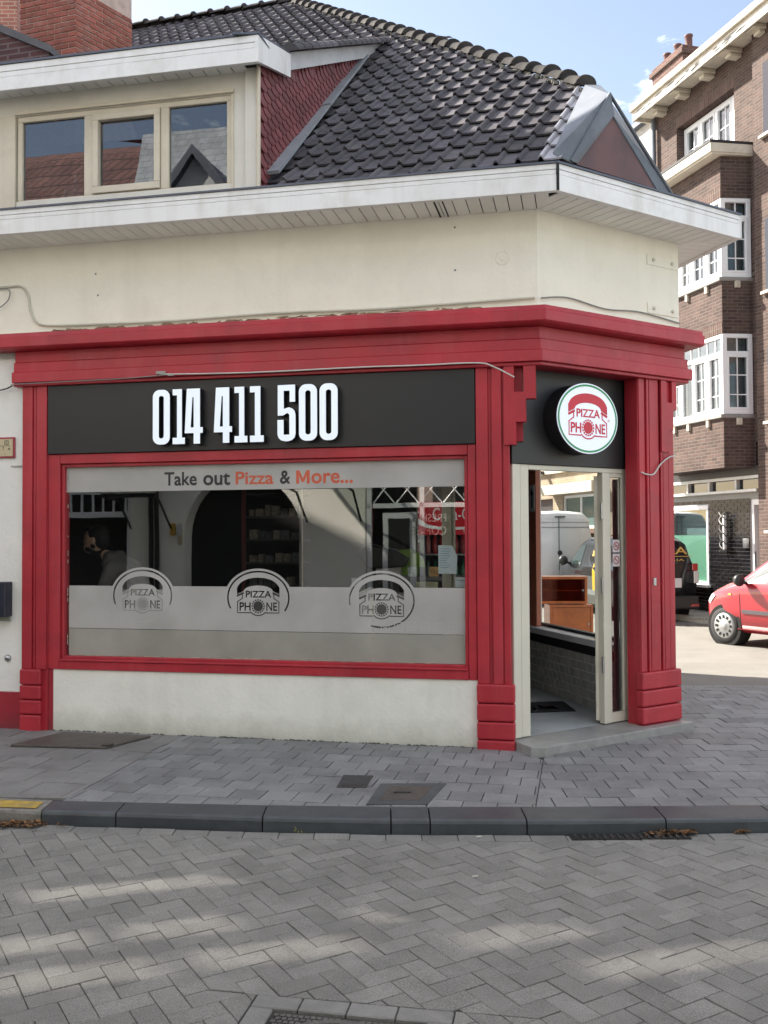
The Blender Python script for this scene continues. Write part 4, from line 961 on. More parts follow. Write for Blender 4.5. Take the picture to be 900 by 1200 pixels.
# verge fascia climbing along the cheek, verge tiles
vf = [dv+V(.05, 0, 5.56), dv+V(.05, 0, 5.715), V(.0, 10.52, 7.175), V(.0, 10.52, 7.04)]
q = MB(); q.thick(vf, -q106*.09); q.build('verge_board', M('weathered_white_board', (.55, .56, .58), .6, .12, 3, dirt=(.33, .34, .34), dscale=4, damt=.7), dormer)
vd = (V(.0, 10.52, 7.175)-(dv+V(.05, 0, 5.715))); vl = vd.length; vd.normalize(); vz = q106.cross(vd)
vz = vz if vz.z > 0 else -vz
VM = Matrix(((vd.x, -q106.x, vz.x, 0), (vd.y, -q106.y, vz.y, 0), (vd.z, -q106.z, vz.z, 0), (0, 0, 0, 1)))
vt = MB(); vs = []; n = 8
for x_, k in ((0, 1.1), (.25, 1.0)): vs += [(x_, -.06+.0+.075*k*math.cos(math.pi*q_/n)*-1+.04, .06*k*math.sin(math.pi*q_/n)+.0) for q_ in range(n+1)]
vt.add(vs, [(q_, q_+1, n+1+q_+1, n+1+q_) for q_ in range(n)]+[tuple(range(n+1))])
vtm = vt.mesh('verge_tile', ridget if False else tile)
k = 0
while k*.2 < vl+.05:
    p = dv+V(.05, 0, 5.725)+vd*(k*.2-.02); place('verge_tile', vtm, Matrix.Translation(p) @ VM, dormer); k += 1
# shed roof of the dormer
S0 = dv+V(.0, 0, 5.70); sd1 = vd; sd2 = az(A1)
shn = sd2.cross(sd1).normalized()
SM = Matrix(((sd2.x, sd1.x, shn.x, S0.x), (sd2.y, sd1.y, shn.y, S0.y), (sd2.z, sd1.z, shn.z, S0.z), (0, 0, 0, 1)))
q = MB(); q.thick([SM @ V(-6, -.6, -.03), SM @ V(-.03, -.6, -.03), SM @ V(-.03, 7.4, -.03), SM @ V(-6, 7.4, -.03)], shn*-.05); q.build('dormer_roof', tile, dormer)
rest = MB(); tb = tilemesh(.19, .30)
for j in range(-1, 27):
    for i in range(-14, 0):
        if i*.19 < -1.95-j*.005: continue
        Tm = SM @ Matrix.Translation((i*.19-.05, j*.29, random.uniform(0, .004))) @ Matrix.Rotation(random.gauss(0, .008), 4, 'Z'); rest.cv = random.random(); rest.add([Tm @ v for v in tb.v], tb.f)
rest.build('dormer_roof_tile', tile, dormer, kind='stuff')
q = MB(); q.thick([SM @ V(-2.22, -.3, .0), SM @ V(-1.93, -.3, .0), SM @ V(-1.93, 8.0, .0), SM @ V(-2.22, 8.0, .0)], shn*.05); q.build('verge_flashing', zinc, dormer)
# flashing along the cheek
cf = [V(-.935, 7.60, 4.44), V(-.85, 7.58, 4.36), V(-.10, 10.1, 6.66), V(-.20, 10.12, 6.80)]
fl = [RM @ Vector((*rl(p), .075)) for p in (V(-.93, 7.60, 0+4.47), V(-.815, 7.57, 4.47), V(-.115, 10.05, 6.70), V(-.215, 10.06, 6.70))]
q = MB()
for k in range(4):
    a_, b_ = k/4, (k+1)/4-.003; L_ = lambda p, q_, t: p+(q_-p)*t
    z_ = MB(); z_.cv = random.random(); z_.thick([L_(fl[0], fl[3], a_), L_(fl[1], fl[2], a_), L_(fl[1], fl[2], b_), L_(fl[0], fl[3], b_)], N_*.02*(1 if k % 2 else 1.4)); z_.build('cheek_flashing', M('lead_flashing', (.26, .28, .31), .6, .15, 4), dormer)
# fish-scale slates on the cheek
CM = frame(Vector((-.987, 7.425, 0))+q106*.004, 16.5)  # x along cheek, y inward
sc = MB(); ckl = [( (p-C0).dot(q16), p.z) for p in ck]
ww, hh = .155, .062
for j in range(0, 46):
    for i in range(0, 24):
        x_, z_ = i*ww+(j % 2)*ww/2-.1, 4.25+j*hh
        P = [(x_+ww*.04, z_+hh*1.7), (x_+ww*.04, z_+hh*.45)]+[(x_+ww/2-ww*.46*math.cos(R(a)), z_+hh*.45-hh*.45*math.sin(R(a))) for a in (30, 60, 90, 120, 150)]+[(x_+ww*.96, z_+hh*.45), (x_+ww*.96, z_+hh*1.7)]
        if not all(inpoly(px, pz, ckl) for px, pz in ((x_+ww/2, z_+.01), (x_+ww*.8, z_+hh), (x_+ww*.2, z_+hh))): continue
        sc.cv = random.random()
        vs = [(px, -(.020 if pz < z_+hh*.8 else .008), pz) for px, pz in P]+[(px, 0, pz) for px, pz in P]; n = len(P)
        sc.add(vs, [tuple(range(n))]+[(a, (a+1) % n, (a+1) % n+n, a+n) for a in range(n)], 0, CM)
sc.build('fish_scale_slate', slate, dormer, kind='stuff')
q = MB(); q.tube([V(-.985, 7.40, 4.26), V(-.985, 7.40, 5.36)], .018, 8); q.build('corner_post', framew, dormer)
# things on the dormer sill
for u, z, h, cn, lab, nm in ((-4.20, 4.47, .10, (.5, .04, .03), 'small red and white pot behind the left dormer window', 'pot'), (-3.98, 4.47, .12, (.45, .45, .4), 'slim pale vase behind the left dormer window', 'vase'), (-3.88, 4.47, .22, (.28, .30, .24), 'tall pale green flask behind the left dormer window', 'flask')):
    q = MB(); q.lathe([(.02, 0), (h*.30, .01), (h*.34, h*.3), (h*.12, h*.6), (h*.10, h*.9), (h*.14, h)], 14, 0, FR @ Matrix.Translation((u, .14, z-.012))); o = q.build(nm, M('sill_'+nm, cn, .5), None, smooth=True); tag(o, lab, nm)

# =================================================================== BROWN BRICK APARTMENT BUILDING
bb = thing('apartment_building', 'tall dark brown brick building with stacked white bay windows across the side street', 'building', BR)
cut = MB(BR)   # main wall with openings: top window, ground floor shop window, door
def wallgrid(mb, xs, zs, y0, y1, holes, mi=0):
    for i in range(len(xs)-1):
        for j in range(len(zs)-1):
            cx, cz = (xs[i]+xs[i+1])/2, (zs[j]+zs[j+1])/2
            if any(a < cx < b and c < cz < d for a, b, c, d in holes): continue
            mb.box(xs[i], xs[i+1], y0, y1, zs[j], zs[j+1], mi)
def rectwall(mb, x0, x1, z0, z1, y0, y1, holes, mi=0):
    xs = sorted({x0, x1, *[h[0] for h in holes], *[h[1] for h in holes]}); zs = sorted({z0, z1, *[h[2] for h in holes], *[h[3] for h in holes]})
    wallgrid(mb, [x for x in xs if x0 <= x <= x1], [z for z in zs if z0 <= z <= z1], y0, y1, holes, mi)
rectwall(cut, -1.52, 2.06, 2.86, 11.06, 0, .4, [(-.66, 1.32, 8.95, 10.36)])
cut.box(2.06, 9, -.14, .4, -.1, 11.06)
cut.box(-1.52, 9, .4, 9, 8.0, 11.0); cut.box(-1.52, 9, .45, 9, -.1, 8.0); cut.box(-1.52, -1.2, .38, .5, -.1, 11)
wall = cut.build('wall', brown, bb)
q = MB(BR); x = -.66
while x < 1.31: q.cv = random.random(); q.box(x, x+.062, -.006, .05, 10.362, 10.56); x += .070
q.build('soldier_brick', brownsold, wall, kind='stuff')
# cornice
q = MB(BR); q.box(-1.66, 9, -.46, .0, 10.99, 11.02); q.box(-1.66, 9, -.48, -.44, 10.90, 11.10); q.box(-1.66, -1.62, -.46, .3, 10.90, 11.10)
q.build('cornice_soffit', M('cream_painted_wood', (.58, .54, .46), .7, .15, 3, dirt=(.22, .21, .20), dscale=3.2, damt=.75), bb)
q = MB(BR); q.box(-1.70, 9, -.54, .3, 11.10, 11.26); q.build('cornice_edge', M('weathered_cornice_edge', (.44, .40, .32), .8, .2, 4, dirt=(.18, .17, .14), dscale=4, damt=.8), bb, bevel=.015)
q = MB(BR)
for k in range(20):
    x = random.uniform(-1.6, 2.6); l = random.uniform(.12, .45); z = random.uniform(10.93, 11.04)
    q.prism([(x, z), (x+l*.4, z-.012), (x+l*.8, z-.004), (x+l, z+.012), (x+l*.5, z+.022), (x+l*.2, z+.014)], -.486, -.478)
q.build('flaked_paint', M('bare_grey_wood', (.07, .07, .07), .9), bb, kind='stuff')
for k in range(6):
    x = -1.22+k*.86; q = MB(BR); q.box(x, x+.26, -.40, .0, 10.90, 10.985); q.box(x+.04, x+.22, -.26, 0, 10.83, 10.90); q.build('bracket', conc, bb, bevel=.012)
q = MB(BR); q.tube([(-1.44, -.08, 10.9), (-1.44, -.08, 5), (-1.44, -.08, .1)], .05, 8); q.build('downpipe', zinc, bb)
# generic casement group on a plane
def casements(Fm, parent, x0, x1, z0, z1, y, divs, trans=None, bars=(1, 2), curtain=(.72, .72, .66), name='window', openpane=None):
    t = .075
    f = MB(Fm); f.box(x0, x1, y, y+.09, z0, z0+t*1.2); f.box(x0, x1, y, y+.09, z1-t, z1)
    f.box(x0, x0+t, y, y+.09, z0+t*1.2, z1-t); f.box(x1-t, x1, y, y+.09, z0+t*1.2, z1-t)
    zt = z1-t
    if trans: zt = trans-t/2; f.box(x0+t, x1-t, y+.002, y+.088, trans-t/2, trans+t/2)
    W_ = [x0+t*.5]+divs+[x1-t*.5]
    for d in divs: f.box(d-t*.5, d+t*.5, y+.002, y+.086, z0+t*1.2, zt)
    fo = f.build(name, uPVC, parent, bevel=.004)
    cm_ = M('net_curtain', curtain, .9, .25, 9)
    for i, (a, b) in enumerate(zip(W_, W_[1:])):
        a += t*.5; b -= t*.5
        q = MB(Fm); q.box(a, b, y+.045, y+.05, z0+t*1.2, zt); q.build('pane', gl_win, fo)
        if i == openpane:
            q = MB(Fm); q.box(a, b, y+.12, y+.13, z0, zt); q.build('dark_opening', gl_dark, fo); continue
        q = MB(Fm); s = t*.5
        q.box(a, a+s, y-.008, y+.05, z0+t*1.2, zt); q.box(b-s, b, y-.008, y+.05, z0+t*1.2, zt); q.box(a+s, b-s, y-.008, y+.05, zt-s, zt); q.box(a+s, b-s, y-.008, y+.05, z0+t*1.2, z0+t*1.2+s)
        q.build('sash', uPVC, fo, bevel=.003)
        q = MB(Fm)
        for k in range(1, bars[0]+1): xx = a+(b-a)*k/(bars[0]+1); q.box(xx-.010, xx+.010, y+.036, y+.056, z0+t, zt)
        for k in range(1, bars[1]+1): zz = z0+(zt-z0)*k/(bars[1]+1); q.box(a, b, y+.035, y+.057, zz-.010, zz+.010)
        q.build('glazing_bar', uPVC, fo)
        q = MB(Fm); n = 14
        vs = [(a+(b-a)*k/n, y+.13+.02*(k % 2), z) for z in (z0, zt) for k in range(n+1)]
        q.add(vs, [(k, k+1, n+2+k, n+1+k) for k in range(n)]); q.build('curtain', cm_, fo)
    if trans:
        q = MB(Fm); q.box(x0+t, x1-t, y+.045, y+.05, trans+t/2, z1-t); q.build('pane', gl_win, fo)
        q = MB(Fm); n = max(1, int((x1-x0)/.26))
        for k in range(1, n): xx = x0+(x1-x0)*k/n; q.box(xx-.01, xx+.01, y+.03, y+.06, trans+t/2, z1-t)
        q.build('glazing_bar', uPVC, fo)
        q = MB(Fm); q.box(x0+t, x1-t, y+.14, y+.15, trans, z1-t); q.build('curtain', cm_, fo)
    return fo
casements(BR, bb, -.64, 1.30, 8.97, 10.34, .17, [-.05, .48, 1.03], bars=(1, 2), curtain=(.16, .19, .19))
# bay window body: splayed return on the right
def W3(Fm, x, y): return Vector((x, y))
bx0, bx1, bd, br_ = -.75, 1.688, .60, 1.80
def bayslab(mb, z0, z1, grow=0.0, mi=0, right=br_):
    p = [(bx0-grow, .02), (bx0-grow, -bd-grow), (bx1+grow*.3, -bd-grow), (right+grow*.25, .02)]
    mb.slab([p[0], p[1], p[2], p[3]], z0, z1, mi, BR); return mb
bay = bayslab(MB(), 2.845, 3.784).build('bay', brown, bb)
bayslab(MB(), 5.388, 6.393).build('bay_spandrel', brown, bay); bayslab(MB(), 7.983, 8.786).build('bay_spandrel', brown, bay)
for z0 in (5.25+.0, 7.88):
    pass
q = MB()
for zz in (5.392, 7.987):
    x = bx0
    while x < bx1-.01: q.cv = random.random(); q.box(x, x+.062, -bd-.008, -bd+.03, zz, zz+.20, 0, BR); x += .070
for x in [bx0+.0]: pass
q.build('soldier_brick', brownsold, bay, kind='stuff')
for z in (3.784, 6.393):
    q = MB(); bayslab(q, z, z+.075, .06); q.build('bay_sill', M('grey_sill_stone', (.26, .25, .24), .7, .15, 6), bay, bevel=.01)
    for x in (.05, .55, 1.2): 
        q = MB(BR); q.box(x, x+.07, -bd-.05, -bd, z-.13, z-.003); q.build('sill_bracket', conc, bay)
    q = MB(BR); q.box(1.74, 1.80, -.36, -.27, z-.13, z-.003); q.build('sill_bracket', conc, bay)
# splay frame matrix for the right return
d_ = Vector((br_-bx1, bd, 0)); L_ = d_.length; d_.normalize()
SPL = BR @ Matrix(((d_.x, -d_.y, 0, bx1), (d_.y, d_.x, 0, -bd), (0, 0, 1, 0), (0, 0, 0, 1)))
casements(BR, bay, bx0, bx1, 3.86, 5.388, -bd, [-.15, .30, .713, 1.19], trans=5.02, bars=(1, 2), openpane=2, name='bay_window')
casements(BR, bay, bx0, bx1, 6.47, 7.983, -bd, [-.15, .30, .713, 1.19], trans=7.62, bars=(1, 2), name='bay_window')
for z0, z1, tr in ((3.86, 5.388, 5.02), (6.47, 7.983, 7.62)): casements(SPL, bay, .01, L_-.02, z0, z1, .0, [], trans=tr, bars=(1, 2), curtain=(.50, .55, .30) if z0 > 6 else (.72, .72, .66), name='bay_window')
# canopy on top of the bay
q = MB(); bayslab(q, 8.788, 8.82, .22); q.build('canopy_soffit', conc, bay)
q = MB(); bayslab(q, 8.822, 9.00, .26); q.build('canopy_fascia', M('cream_canopy_board', (.60, .56, .47), .6, .1, 3, dirt=(.35, .32, .27), dscale=3, damt=.5), bay, bevel=.008)
q = MB(); bayslab(q, 9.002, 9.05, .27); q.build('canopy_roof', M('black_roofing', (.02, .02, .022), .7), bay)
# ground floor: black tiles
gt = MB(BR); rectwall(gt, -1.52, 2.04, -.02, 2.86, .03, .3, [(-1.30, .28, .55, 2.18), (1.58, 2.04, -.02, 2.25), (-1.2, 1.95, 2.42, 2.68)]); gt = gt.build('tiled_front', M('tile_mortar', (.30, .30, .29), .9), wall)
btile = M('black_glazed_tile', (.008, .008, .010), .22, .1, 3, spec=.25, rnd=.3)
bt = MB(); bt.add([(0, 0, 0), (.197, 0, 0), (.197, 0, .067), (0, 0, .067), (.005, -.008, .005), (.192, -.008, .005), (.192, -.008, .062), (.005, -.008, .062)], [(0, 1, 5, 4), (1, 2, 6, 5), (2, 3, 7, 6), (3, 0, 4, 7), (4, 5, 6, 7)])
btm = bt.mesh('black_tile', btile); nb = 0; rest = MB()
cand = []
def segs(z):
    h = [(-9, -1.46), (2.035, 9)]+[(a_, b_) for a_, b_, c_, d_ in ((-1.30, .28, .55, 2.18), (1.58, 2.04, -.02, 2.25)) if c_ < z+.03 < d_]
    h.sort(); out = []
    for (a0, a1), (b0, b1) in zip(h, h[1:]):
        if b0 > a1: out.append((a1, b0))
    return out
for j in range(0, 31):
    z = j*.0735
    for a_, b_ in segs(z):
        for i in range(-9, 12):
            x0, x1 = i*.203+(j % 2)*.1, i*.203+(j % 2)*.1+.197
            x0, x1 = max(x0, a_+.004), min(x1, b_-.004)
            if x1-x0 < .02: continue
            P = BR @ Vector(((x0+x1)/2, .03, z)); c = world_to_camera_view(SC, cam, P); cand.append((not (.87 < c.x < 1.02), x0, z, x1-x0))
cand.sort()
def tmb(w_): return MB().add([(0, 0, 0), (w_, 0, 0), (w_, 0, .067), (0, 0, .067), (.004, -.008, .004), (w_-.004, -.008, .004), (w_-.004, -.008, .063), (.004, -.008, .063)], [(0, 1, 5, 4), (1, 2, 6, 5), (2, 3, 7, 6), (3, 0, 4, 7), (4, 5, 6, 7)])
for h, x, z, w_ in cand:
    if nb < 290: place('black_tile', btm if w_ > .19 else tmb(w_).mesh('black_tile', btile), BR @ Matrix.Translation((x, .029, z)), gt); nb += 1
    else: rest.add([BR @ Matrix.Translation((x, .029, z)) @ v for v in tmb(w_).v], bt.f)
for j in range(6):
    for i in range(3): rest.add([BR @ Matrix.Translation((1.83+i*.07, -.001, 2.88+j*.075)) @ v for v in tmb(.066).v], bt.f)
if rest.v: rest.build('black_tile', btile, gt, kind='stuff')
q = MB(BR); q.box(-1.52, 2.06, -.02, .03, 2.70, 2.86); q.build('lintel_beam', blackp, wall)
# transom strip
q = MB(BR); q.box(-1.40, 1.97, -.06, .10, 2.64, 2.70); q.box(-1.40, 1.97, -.12, .10, 2.385, 2.44)
for x in (-1.40, -.42, .33, 1.20, 1.91): q.box(x, x+.06, -.03, .1, 2.44, 2.64)
q.build('transom', M('white_wood', (.62, .62, .59), .5, .08, 3), wall, bevel=.005)
q = MB(BR); q.box(-1.36, 1.93, .05, .06, 2.44, 2.64); q.build('transom_pane', gl_dark, wall)
# shop window of the brown building
q = MB(BR); x0, x1, z0, z1 = -1.30, .28, .55, 2.18
q.box(x0, x1, -.0, .10, z0, z0+.06); q.box(x0, x1, 0, .10, z1-.09, z1); q.box(x0, x0+.06, 0, .10, z0+.06, z1-.09); q.box(x1-.06, x1, 0, .10, z0+.06, z1-.09); q.box(x0-.04, x1+.05, -.10, .02, z0-.06, z0-.003)
f = q.build('large_window', uPVC, wall, bevel=.004)
q = MB(BR); q.box(x0+.06, x1-.06, .05, .056, z0+.06, z1-.09); q.build('pane', glass('clear_pane2', (.8, .88, .86), 1.9), f)
q = MB(BR); q.box(x0+.06, x1-.06, .07, .08, z0+.06, 1.56); q.build('green_film', M('green_window_film', (.24, .42, .32), .6, .06, 2), f)
q = MB(BR); q.box(x0+.06, x1-.06, .28, .29, 1.56, z1-.09); q.build('blind', M('grey_blind', (.13, .17, .19), .8, .1, 3), f)
q = MB(BR); q.box(-1.5, 2.04, .5, .52, -.1, 2.86); q.build('dark_room', darkgap, wall)
# recessed door
q = MB(BR); q.box(1.58, 1.66, .06, .2, .0, 2.25); q.box(1.66, 2.04, .06, .2, 2.14, 2.25); q.box(1.72, 1.76, .16, .22, .0, 2.10); f = q.build('house_door', uPVC, wall, bevel=.004)
q = MB(BR); q.box(1.76, 2.06, .20, .24, .0, 2.14); q.build('pane', gl_dark, f)
q = MB(BR); q.tube([(1.70, .05, .95), (1.70, .05, 1.25)], .012, 8); q.build('handle', blackp, f)
q = MB(BR); q.box(1.43, 1.555, -.03, .03, 1.31, 1.50); q.box(1.45, 1.535, -.034, -.03, 1.42, 1.47); q.build('doorbell_panel', steel, wall, bevel=.004)
# ornamental iron wall piece with white core
orn = thing('iron_ornament', 'black twisted iron ornament with a white core hung on the black tiled wall', 'wall ornament', BR @ Matrix.Translation((.92, -.05, 1.3)))
q = MB(BR); q.box(.885, .935, -.09, -.03, 1.28, 1.95); q.build('core', uPVC, orn, bevel=.01)
for ph in (0, 2.1, 4.2):
    q = MB(BR); q.tube([(.905+.13*math.sin(t*.55+ph), -.07+.05*math.cos(t*.55+ph), 1.22+t*.042) for t in range(20)], .013, 6); q.build('twisted_bar', blackp, orn)
for x, z in ((2.30, 8.9), (2.30, 6.0), (2.32, 3.6), (2.30, 1.6)):
    q = MB(BR); q.box(x, x+.9, -.22, .0, z, z+.05); q.build('window_sill', conc, bb)
    q = MB(BR); q.box(x+.06, x+.9, -.145, -.13, z+.05, z+1.4 if z > 2 else z+.9); q.build('window', gl_dark, bb)
q = MB(BR); q.tube([(1.80, -.02, 6.50), (2.03, -.02, 6.62), (2.03, -.02, 5.2), (2.03, -.02, 2.9)], .008, 5); tag(q.build('facade_cable', wired), 'thin dark cable running down the brown brick wall beside the bay', 'cable')
# chimney of the brown building
ch = MB(BR); ch.box(-3.2, -1.9, 1.0, 1.6, 11.0, 13.0); ch.box(-3.26, -1.84, .94, 1.66, 12.80, 12.90); ch = ch.build('chimney', brickmat('red_brick_far', (.14, .065, .055), (.11, .05, .045), (.17, .14, .12)), bb)
for x in (-3.0, -2.55, -2.1):
    q = MB(); q.lathe([(.10, 0), (.085, .1), (.085, .30), (.10, .32), (.10, .35)], 12, 0, BR @ Matrix.Translation((x, 1.3, 13.0))); q.build('chimney_pot', M('clay_pot', (.11, .045, .038), .7, .2, 6), ch, smooth=True)

# pale neighbouring house further down the side street
ph = thing('pale_brick_house', 'pale brick house beyond the brown building with a garage and grey windows', 'house', BR @ Matrix.Translation((-5, 0, 0)))
m = MB(BR); rectwall(m, -9.8, -1.56, -.1, 4.6, .15, .5, [(-6.6, -4.6, 1.75, 2.65), (-9.2, -7.2, -.1, 2.6)]); m.box(-9.8, -1.56, .5, 8, -.1, 4.6); pw = m.build('wall', tan, ph)
m = MB(BR); m.box(-9.8, -1.54, .25, 8, 4.6, 11.2); m.build('upper_wall', palebr, ph)
m = MB(BR); m.box(-9.8, -1.54, .10, .6, 11.2, 11.32); m.build('roof_edge', zincd, ph)
m = MB(BR); m.box(-7.2, -4.2, -.25, .15, 2.68, 2.95); m.box(-9.6, -1.6, .05, .15, 3.3, 3.6); m.build('lintel', conc, ph)
m = MB(BR); m.box(-6.6, -4.6, .2, .26, 1.75, 1.82); m.box(-6.6, -4.6, .2, .26, 2.58, 2.65)
for x in (-6.6, -5.65, -4.67): m.box(x, x+.07, .2, .26, 1.82, 2.58)
f = m.build('window', uPVC, pw); m = MB(BR); m.box(-6.53, -4.6, .235, .24, 1.82, 2.58); m.build('pane', M('green_grey_glass', (.12, .17, .16), .15, .1, 3), f)
m = MB(BR); m.box(-9.2, -7.2, .3, .34, -.1, 2.6); m.build('garage_door', M('dark_garage', (.03, .03, .035), .5), ph)
m = MB(BR); m.box(-6.7, -4.5, -.02, .15, 1.62, 1.74); m.build('sill', M('brown_sill', (.15, .08, .06), .8), pw)
# far end of the side street
fe = thing('far_brick_house', 'distant brown brick house closing the side street', 'house', Matrix.Translation((-8, 52, 0)))
m = MB(); m.box(-22, 6, 52, 60, -.1, 8.5); m.build('wall', brickmat('far_brick', (.26, .15, .10), (.21, .12, .09), (.25, .2, .17)), fe)
m = MB(); m.add([(-22.4, 51.6, 8.5), (6.4, 51.6, 8.5), (6.4, 60.4, 8.5), (-22.4, 60.4, 8.5), (-22.4, 56, 12), (6.4, 56, 12)], [(0, 1, 5, 4), (2, 3, 4, 5), (0, 4, 3), (1, 2, 5)]); m.build('roof', tile, fe)
for k in range(7):
    for z in (1.2, 4.6):
        m = MB(); m.box(-20+k*3.6, -18.6+k*3.6, 51.9, 51.98, z, z+1.7); f = m.build('window', uPVC, fe); m = MB(); m.box(-19.9+k*3.6, -18.7+k*3.6, 51.86, 51.9, z+.1, z+1.6); m.build('pane', gl_dark, f)

# =================================================================== left neighbour, chimneys
nb_ = thing('neighbour_chimney', 'broad red brick chimney rising behind the dormer at the top left', 'chimney', Matrix.Translation((-4.0, 11.9, 4)))
cp = Vector((-3.93, 11.9, 0)); ca, cb_ = az(-72), az(34)
def bmn(name, c): return M(name, c, .85, .2, 8, .4, 60, rnd=.22, dirt=(.38, .28, .25), dscale=5, damt=.45)
brk = bmn('red_chimney_brick', (.27, .085, .062)); mort = M('chimney_mortar', (.46, .36, .32), .95, .2, 12, .4, 40)
LA, LB = .86, .92
m = MB(); m.slab([(cp+ca*LA*1.0).xy[:], cp.xy[:], (cp+cb_*LB).xy[:], (cp+cb_*LB+ca*LA).xy[:]], 4.0, 9.6); core = m.build('mortar_core', mort, nb_)
def courses(c, d, L, out, z0, z1, par, bl=.205, bh=.058, pitch=.071, cap=300):
    n = Vector((d.y, -d.x, 0)); n = n if n.dot(out) > 0 else -n
    F_ = Matrix(((d.x, -n.x, 0, c.x), (d.y, -n.y, 0, c.y), (0, 0, 1, 0), (0, 0, 0, 1)))
    j = 0; z = z0
    while z < z1:
        x = 0 if j % 2 == 0 else -bl/2-.005
        while x < L:
            a, b = max(0, x), min(L, x+bl)
            if b-a > .03:
                q = MB(F_); q.box(a, b, -.012+random.uniform(-.003, .003), .03, z, z+bh); q.build('brick', brk, par, bevel=.004)
            x += bl+.011
        z += pitch; j += 1
courses(cp, ca, LA, Vector((-.3, -1, 0)), 7.25, 8.62, core); courses(cp, cb_, LB, Vector((1, -.4, 0)), 7.25, 8.62, core)
nh = thing('neighbour_gable', 'dark red brick gable with sloping grey coping at the top left corner', 'gable wall', Matrix.Translation((-5.2, 10.6, 0)))
GF = frame(Vector((-4.3, 10.45, 0)), 104)
m = MB(GF); m.prism([(-4, 3.5), (.62, 3.5), (.62, 7.0), (-.15, 7.36), (-4, 9.6)], .0, .3); m.build('wall', darkbr, nh)
m = MB(GF); m.prism([(-4, 9.6), (-.15, 7.36), (.66, 6.96), (.66, 7.04), (-.15, 7.45), (-4, 9.72)], -.04, .34); m.build('coping', M('grey_coping', (.10, .10, .11), .8, .2, 5), nh)
m = MB(); m.box(-7.0, -5.9, 15.0, 16.0, 5, 10.4); o = m.build('far_chimney', brickmat('far_chimney_brick', (.26, .11, .09), (.20, .08, .07), (.30, .22, .19))); tag(o, 'second smaller brick chimney stack further back at the far top left', 'chimney')
# tall terraced block continuing the row to the left, out of the frame: it shades the road
tb_ = thing('terraced_block', 'tall cream terraced block continuing the row of houses to the left', 'building', FR @ Matrix.Translation((-12, 0, 0)))
a_ = FR @ V(-4.95-2.3, .0, 0); b_ = az(-34)
poly = [a_, a_+b_*6.0, FR @ V(-34, 7, 0), FR @ V(-34, 0, 0)]
m = MB(); m.slab([p.xy[:] for p in poly], -.1, 4.6); m.build('wall', white_wall, tb_)
sc_ = thing('shade_screen', 'tall screen of boards added out of view on the left to shade the road, with narrow gaps for sun streaks', 'light blocker', frame(Vector((-11, 11, 0)), 75))  # added unseen blocker: shades the foreground road, its gaps let sun slivers through
SF = frame(Vector((-11, 11, 0)), 75)          # x along the screen (to the right), y away
def sx(X): return (X+11)/math.sin(R(75))
sh_ = Vector((math.sin(R(SUN_AZ)), math.cos(R(SUN_AZ)), 0)); m_ = az(-15); gaps = []  # gaps traced back along the sun from the wanted streaks on the road
for x0, y0, x1, y1, wd in ((-1.7, 4.38, -.3, 4.75, .064), (-1.9, 3.76, -.65, 4.10, .064), (-1.7, 3.46, -.1, 3.90, .066), (-.1, 4.14, .9, 4.41, .06), (.3, 3.88, 2.2, 4.39, .06), (.8, 3.62, 2.4, 4.05, .07)):
    q_ = []
    for X, Y in ((x0, y0), (x1, y1)):
        P = Vector((X, Y, -.08)); t_s = (Vector((-11, 11, 0))-Vector((X, Y, 0))).dot(m_)/sh_.dot(m_); H_ = P+sh_*t_s; q_.append((H_.x, -.08+t_s*math.tan(R(SUN_EL))))
    zc = (q_[0][1]+q_[1][1])/2; gaps.append((zc-wd/2, zc+wd/2, sx(q_[0][0]), sx(q_[1][0])))
m = MB(SF)
zs = sorted({0, 16.0, *[g for q_ in gaps for g in q_[:2]]})
for z0, z1 in zip(zs, zs[1:]):
    xs = [(-20, 5.2)]
    for g0, g1, a0, a1 in gaps:
        if g0 <= z0 and z1 <= g1: xs = [s for x0, x1 in xs for s in ((x0, min(x1, a0)), (max(x0, a1), x1)) if s[1] > s[0]]
    for x0, x1 in xs: m.box(x0, x1, 0, .03, z0, z1)
m.build('shade_boards', M('grey_boarding', (.30, .30, .29), .8), sc_, kind='stuff')
for x in range(-20, 6, 5):
    m = MB(SF); m.tube([(x, .15, 0), (x, .15, 15.9)], .06, 8); m.build('post', steel, sc_)

# =================================================================== HOUSES ACROSS THE ROAD (behind the camera, seen in the glass)
OY = -8.98
ob = thing('opposite_house', 'cream rendered house across the road with an arched doorway and slate mansard', 'house', FR @ Matrix.Translation((-5, OY, 0)))
OP = FR @ Matrix.Translation((0, OY, 0))     # front face at y=0, street towards +y
ow = MB(OP); rectwall(ow, -13.5, -3.43, -.1, 6.8, -.35, 0, [(-9.5, -7.92, .3, 3.3), (-6.87, -4.61, -.1, 3.3), (-12.8, -11.2, 1.0, 3.0)] )
m2 = MB(OP)
# arch spandrels
cx, r = -5.74, 1.13; hp = [(cx-r, 1.62)]+[(cx-r*math.cos(R(a)), 1.62+r*math.sin(R(a))) for a in range(0, 181, 10)]
for i in range(18):
    a = hp[i+1]; b = hp[i+2]; ow.prism([(a[0], a[1]), (b[0], b[1]), (b[0], 3.3), (a[0], 3.3)], -.35, 0)
